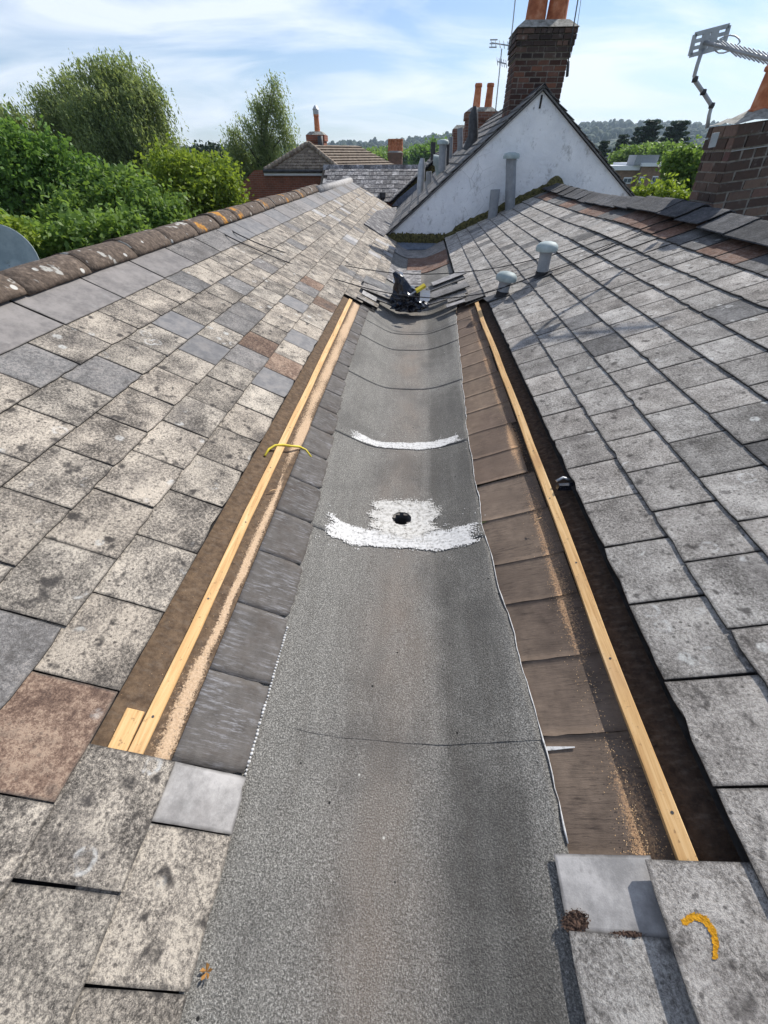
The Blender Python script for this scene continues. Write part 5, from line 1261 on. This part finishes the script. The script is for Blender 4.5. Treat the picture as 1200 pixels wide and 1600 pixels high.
def tree(name, label, cat, D, lobes, mat, nclump, per, leaf, csig, base_px, group, hang=0., trunk_r=.25, elong=1.6, limbs=8, shell=.55, strands=0):
    """lobes: (px, py, rx_px, ry_px, dD) in the photograph, turned into real ellipsoids at distance D"""
    L = []
    for (px, py, rx, ry, dD) in lobes:
        c = at(px, py, D + dD); k = c.dot(fw) / F; L.append((np.array(c), rx * k, ry * k * math.cos(TH) ** .0 * .75))
    bp = at(base_px, 248, D); root = thing(name, label, cat, (bp.x, D, GROUND), group)
    wts = np.array([l[1] ** 2 * l[2] for l in L]) ** .7; wts /= wts.sum()
    idx = rng.choice(len(L), nclump, p=wts); d = rng.normal(size=(nclump, 3)); d /= np.linalg.norm(d, axis=1)[:, None]
    rr = (shell + (1 - shell) * rng.random(nclump)) ** .8
    rr = rr * np.array([1 + .55 * nz(v[0] * 2.1 + i * 3.7, v[1] * 2.1, v[2] * 2.1 + D) for v, i in zip(d, idx)])
    cc = np.array([L[i][0] for i in idx]) + d * rr[:, None] * np.array([(L[i][1], L[i][1] * .9, L[i][2]) for i in idx])
    sg = csig * rng.uniform(.6, 1.4, nclump)
    C = np.repeat(cc, per, 0) + np.clip(rng.normal(size=(nclump * per, 3)), -1.5, 1.5) * np.repeat(sg, per)[:, None] * np.array([1, 1, .8])
    ti = np.repeat(np.clip(rng.normal(.5, .3, nclump), 0, 1), per)
    if not hang and name == 'wild_shrub' or name == 'broadleaf_tree' and D < 30:
        ns_ = nclump // 3; k_ = rng.choice(nclump, ns_); q = 16; ln = rng.uniform(.8, 2.6, ns_) * csig * 1.6; f = (np.arange(q) / q)[None, :, None]
        dr = np.stack([rng.normal(.08, .25, ns_) * ln, rng.normal(0, .25, ns_) * ln, ln], 1)[:, None, :]
        S_ = cc[k_][:, None, :] + dr * f + rng.normal(size=(ns_, q, 3)) * leaf * .55
        C = np.concatenate([C, S_.reshape(-1, 3)]); ti = np.concatenate([ti, np.full(ns_ * q, .75)])
    if hang:
        st = np.repeat(cc, strands, 0) + rng.normal(size=(nclump * strands, 3)) * np.array([csig, csig, csig * .5]) * 1.3
        ln = hang * rng.uniform(.35, 1.2, len(st)); q = 11
        f = (np.arange(q) / q)[None, :, None]; dr = np.stack([.28 * ln * rng.uniform(.3, 1.2, len(st)), rng.normal(0, .05, len(st)), -ln], 1)[:, None, :]
        S_ = st[:, None, :] + dr * np.concatenate([f ** .9, f, f ** 1.15], 2) + rng.normal(size=(len(st), q, 3)) * .03
        C = np.concatenate([C, S_.reshape(-1, 3)]); ti = np.concatenate([ti, np.repeat(np.clip(rng.normal(.55, .3, len(st)), 0, 1), q)])
    put('crown', leaf_mesh('crown', C - np.array(root.location), leaf, mat, .5, elong, bool(hang), ti), root)
    m = MB(); top = Vector(np.average([l[0] for l in L], axis=0, weights=wts)); b0 = Vector(root.location)
    mid = b0.lerp(Vector((top.x, top.y, top.z)), .55); mid.x = b0.x * .6 + top.x * .4
    m.tube([b0, b0.lerp(mid, .5) + Vector((.1, 0, 0)), mid, top], [trunk_r, trunk_r * .8, trunk_r * .6, trunk_r * .25], 9)
    for i in range(limbs):
        l = L[i % len(L)]; e = Vector(l[0]) + Vector(np.clip(rng.normal(size=3), -1, 1)) * l[1] * .35 - Vector((0, 0, .25 * l[2])); s_ = mid.lerp(top, rng.random() * .8)
        m.tube([s_, s_.lerp(e, .5) + Vector((0, 0, .12 * (e - s_).length)), e], [trunk_r * .4, trunk_r * .25, trunk_r * .06], 6)
    m.build('trunk', MAT['bark'], root, True)
    return root
G1 = 'trees and shrubs beyond the left ridge'
tree('willow_tree', 'tall wind-blown willow with hanging grey green foliage on the left', 'tree', 27, [(185, 108, 28, 16, 0), (148, 118, 26, 18, -.6), (108, 138, 26, 20, .5), (76, 160, 22, 18, 0), (215, 140, 26, 20, -.5), (175, 155, 34, 24, -1.2), (130, 175, 32, 24, -1.2), (85, 200, 28, 26, -.5), (235, 185, 26, 22, 0), (205, 200, 32, 26, -1.4), (160, 215, 34, 28, -1.6), (112, 240, 32, 30, -1), (255, 230, 22, 24, .3), (225, 250, 30, 28, -1), (180, 270, 40, 28, -1.2), (130, 280, 34, 26, -.8)], MAT['leaf_willow'], 430, 44, .055, .26, 170, G1, 1.35, .34, 2.9, 20, .55, 18)
tree('birch_tree', 'slender weeping birch beside the brown tiled house', 'tree', 33, [(428, 126, 8, 18, 0), (422, 145, 14, 24, 0), (405, 165, 17, 24, 0), (433, 180, 12, 28, 0), (385, 195, 18, 20, 0), (410, 215, 22, 28, 0), (448, 205, 10, 24, 0), (370, 235, 18, 18, 0), (385, 260, 30, 26, 0), (425, 260, 28, 30, 0), (362, 205, 9, 12, 0)], MAT['leaf_willow'], 190, 12, .055, .20, 402, G1, 2.0, .2, 2.8, 12, .2, 13)
tree('broadleaf_tree', 'dense dark green broadleaf tree at the left edge', 'tree', 15, [(10, 245, 70, 48, 0), (75, 265, 62, 45, 0), (20, 310, 85, 50, -.5), (110, 300, 45, 40, .3), (-60, 260, 80, 70, 0), (150, 330, 45, 30, 0)], MAT['leaf_dark'], 420, 60, .085, .20, 20, G1, 0, .2, 1.7, 10, .6)
tree('wild_shrub', 'bright yellow green bush standing out beside the willow', 'shrub', 19, [(285, 270, 40, 30, 0), (330, 285, 42, 38, 0), (295, 310, 55, 40, -.3), (355, 310, 26, 40, 0), (260, 300, 30, 45, .4)], MAT['leaf_bright'], 260, 52, .085, .22, 310, G1, 0, .12, 1.8, 8, .6)
tree('wild_shrub', 'mid green shrubs with upright shoots in front of the willow', 'shrub', 13.5, [(150, 340, 50, 36, 0), (210, 330, 46, 40, 0), (250, 340, 36, 34, 0), (180, 300, 20, 34, .4), (165, 295, 10, 30, .4), (215, 310, 12, 34, .4), (120, 355, 40, 30, 0)], MAT['leaf_mid'], 300, 52, .075, .17, 190, G1, 0, .1, 1.9, 8, .6)
tree('wild_shrub', 'low leafy hedge just behind the near left ridge tiles', 'shrub', 9.5, [(70, 385, 50, 22, 0), (20, 375, 46, 26, 0), (120, 372, 40, 20, 0), (-40, 390, 60, 30, 0), (180, 362, 44, 20, .5)], MAT['leaf_mid'], 260, 46, .07, .15, 70, G1, 0, .08, 1.8, 6, .6)
tree('wild_shrub', 'small golden green shrub tip at the left edge above the dish', 'shrub', 8.6, [(22, 368, 20, 17, 0), (8, 378, 20, 14, 0)], MAT['leaf_bright'], 60, 40, .05, .10, 15, G1, 0, .05, 2.0, 4, .6)
tree('pale_tree', 'pale thin tree top at the far left behind the dark tree', 'tree', 24, [(8, 190, 28, 24, 0), (-40, 190, 40, 34, 0)], MAT['leaf_willow'], 60, 30, .08, .28, -10, G1, .7, .18, 2.4, 5, .5, 5)
tree('dark_tree', 'small round dark tree between the willow and the birch', 'tree', 55, [(330, 245, 24, 14, 0), (318, 255, 20, 14, 0), (348, 256, 18, 14, 0)], MAT['leaf_conifer'], 120, 50, .22, .5, 330, G1, 0, .25, 1.5, 5, .5)
tree('dark_tree', 'dark mass of foliage low behind the birch stem', 'tree', 40, [(375, 275, 30, 30, 0), (420, 280, 40, 26, 0), (345, 290, 26, 26, 0)], MAT['leaf_dark'], 160, 50, .16, .4, 390, G1, 0, .25, 1.5, 5, .5)
G2 = 'trees on the right beyond the white gable'
def conifer(label, px, pyt, wpx, D, seed, base_y=262):
    r = random.Random(seed); t = at(px, pyt, D); k = t.dot(fw) / F; W = wpx * k; b = at(px, base_y, D); H = t.z - b.z
    root = thing('conifer_tree', label, 'tree', (t.x, D, GROUND), G2); C = []
    tiers = 9
    for i in range(tiers):
        f = i / (tiers - 1); z = b.z + H * (.05 + .93 * f); rad = W * (1.0 - .72 * f) * r.uniform(.75, 1.15)
        for q in range(11):
            a = q / 11 * 6.28 + r.uniform(-.3, .3); l = rad * r.uniform(.65, 1.1); pts = np.linspace(.1, 1, 14)
            for u in pts:
                for _ in range(9): C.append((t.x + math.cos(a) * l * u + r.gauss(0, .06 * W), D + math.sin(a) * l * u + r.gauss(0, .06 * W), z + .10 * H * (u ** 1.5) * .4 - .03 * H + r.gauss(0, .012 * H)))
    put('crown', leaf_mesh('crown', np.array(C) - np.array(root.location), .055 * W + .10, MAT['leaf_conifer'], .6, 2.0), root)
    m = MB(); m.tube([(t.x, D, GROUND), (t.x, D, t.z)], [.35, .06], 8); m.build('trunk', MAT['bark'], root, True)
conifer('tall dark cedar with layered boughs, left of the pair on the right', 1020, 190, 34, 95, 1)
conifer('tall dark cedar with layered boughs, right of the pair by the chimney', 1062, 191, 34, 98, 2)
conifer('slim pointed dark conifer between the cedars and the gable', 998, 200, 14, 120, 3)
conifer('dark conifer just above the white gable slope', 945, 222, 18, 90, 4, 275)
conifer('smaller dark conifer between gable and flats', 975, 212, 20, 105, 5, 268)
tree('broadleaf_tree', 'mid green tree above the roof of the flats', 'tree', 84, [(985, 248, 18, 14, 0), (1008, 245, 16, 13, 0), (968, 255, 12, 10, 0)], MAT['leaf_mid'], 160, 50, .26, .6, 990, G2, 0, .3, 1.5, 6, .5)
tree('broadleaf_tree', 'light green tree right of the flats under the cedars', 'tree', 78, [(1035, 242, 18, 14, 0), (1055, 250, 16, 16, 0)], MAT['leaf_mid'], 130, 50, .26, .55, 1040, G2, 0, .3, 1.5, 6, .5)
tree('broadleaf_tree', 'leafy green tree against the left side of the right chimney', 'tree', 24, [(1068, 255, 24, 24, 0), (1080, 285, 34, 30, 0), (1056, 285, 12, 18, 0), (1110, 270, 30, 30, 0)], MAT['leaf_mid'], 240, 44, .10, .22, 1075, G2, 0, .15, 1.8, 8, .6)
tree('wild_shrub', 'bright green bush tops behind the right ridge tiles', 'shrub', 17, [(1005, 311, 18, 6, 0), (1030, 314, 20, 6, 0), (990, 308, 7, 5, 0), (1060, 318, 18, 6, 0)], MAT['leaf_bright'], 120, 44, .075, .16, 1010, G2, 0, .1, 1.8, 6, .5)
G3 = 'trees in the middle distance'
for (px, py, rx, ry, D, lb, mt) in ((578, 247, 14, 5, 190, 'round green tree right of the tiled hip roof', 'leaf_mid'), (560, 250, 16, 4, 240, 'low pale tree clump by the tiled roof end', 'leaf_mid'), (590, 252, 12, 4, 150, 'green bush mass left of the far chimney', 'leaf_mid'), (640, 251, 10, 4, 200, 'low tree right of the far chimney', 'leaf_mid'), (664, 243, 14, 8, 130, 'dark round tree behind the grey vent pipes', 'leaf_dark'), (598, 245, 12, 5, 260, 'dark tree behind the far chimney', 'leaf_dark'), (684, 236, 12, 12, 150, 'dark tree between vent pipes and dark roof', 'leaf_dark'), (632, 247, 14, 5, 300, 'hazy tree line right of the far chimney', 'leaf_dark')):
    tree('broadleaf_tree', lb, 'tree', D, [(px, py, rx, ry, 0), (px - rx * .6, py + 3, rx * .6, ry * .7, 0), (px + rx * .6, py + 2, rx * .6, ry * .8, 0)], MAT[mt], 90, 40, D * .0035, D * .008, px, G3, 0, .3, 1.4, 4, .5)

# ------------------------------------------------------------------ haze
HAZE = True
if HAZE:
    m = MB(); m.box((-3900, -950, GROUND - 1.0), (3900, 2600, 190)); k = bpy.data.materials.new('haze_air'); k.use_nodes = True; t = k.node_tree; t.nodes.remove(t.nodes['Principled BSDF'])
    pv = t.nodes.new('ShaderNodeVolumePrincipled'); pv.inputs['Color'].default_value = (.66, .82, 1.0, 1); pv.inputs['Density'].default_value = .00021; pv.inputs['Anisotropy'].default_value = .2
    t.links.new(pv.outputs[0], t.nodes['Material Output'].inputs['Volume']); o = m.build('haze', k); tag(o, 'thin pale haze in the air', None, kind='stuff')
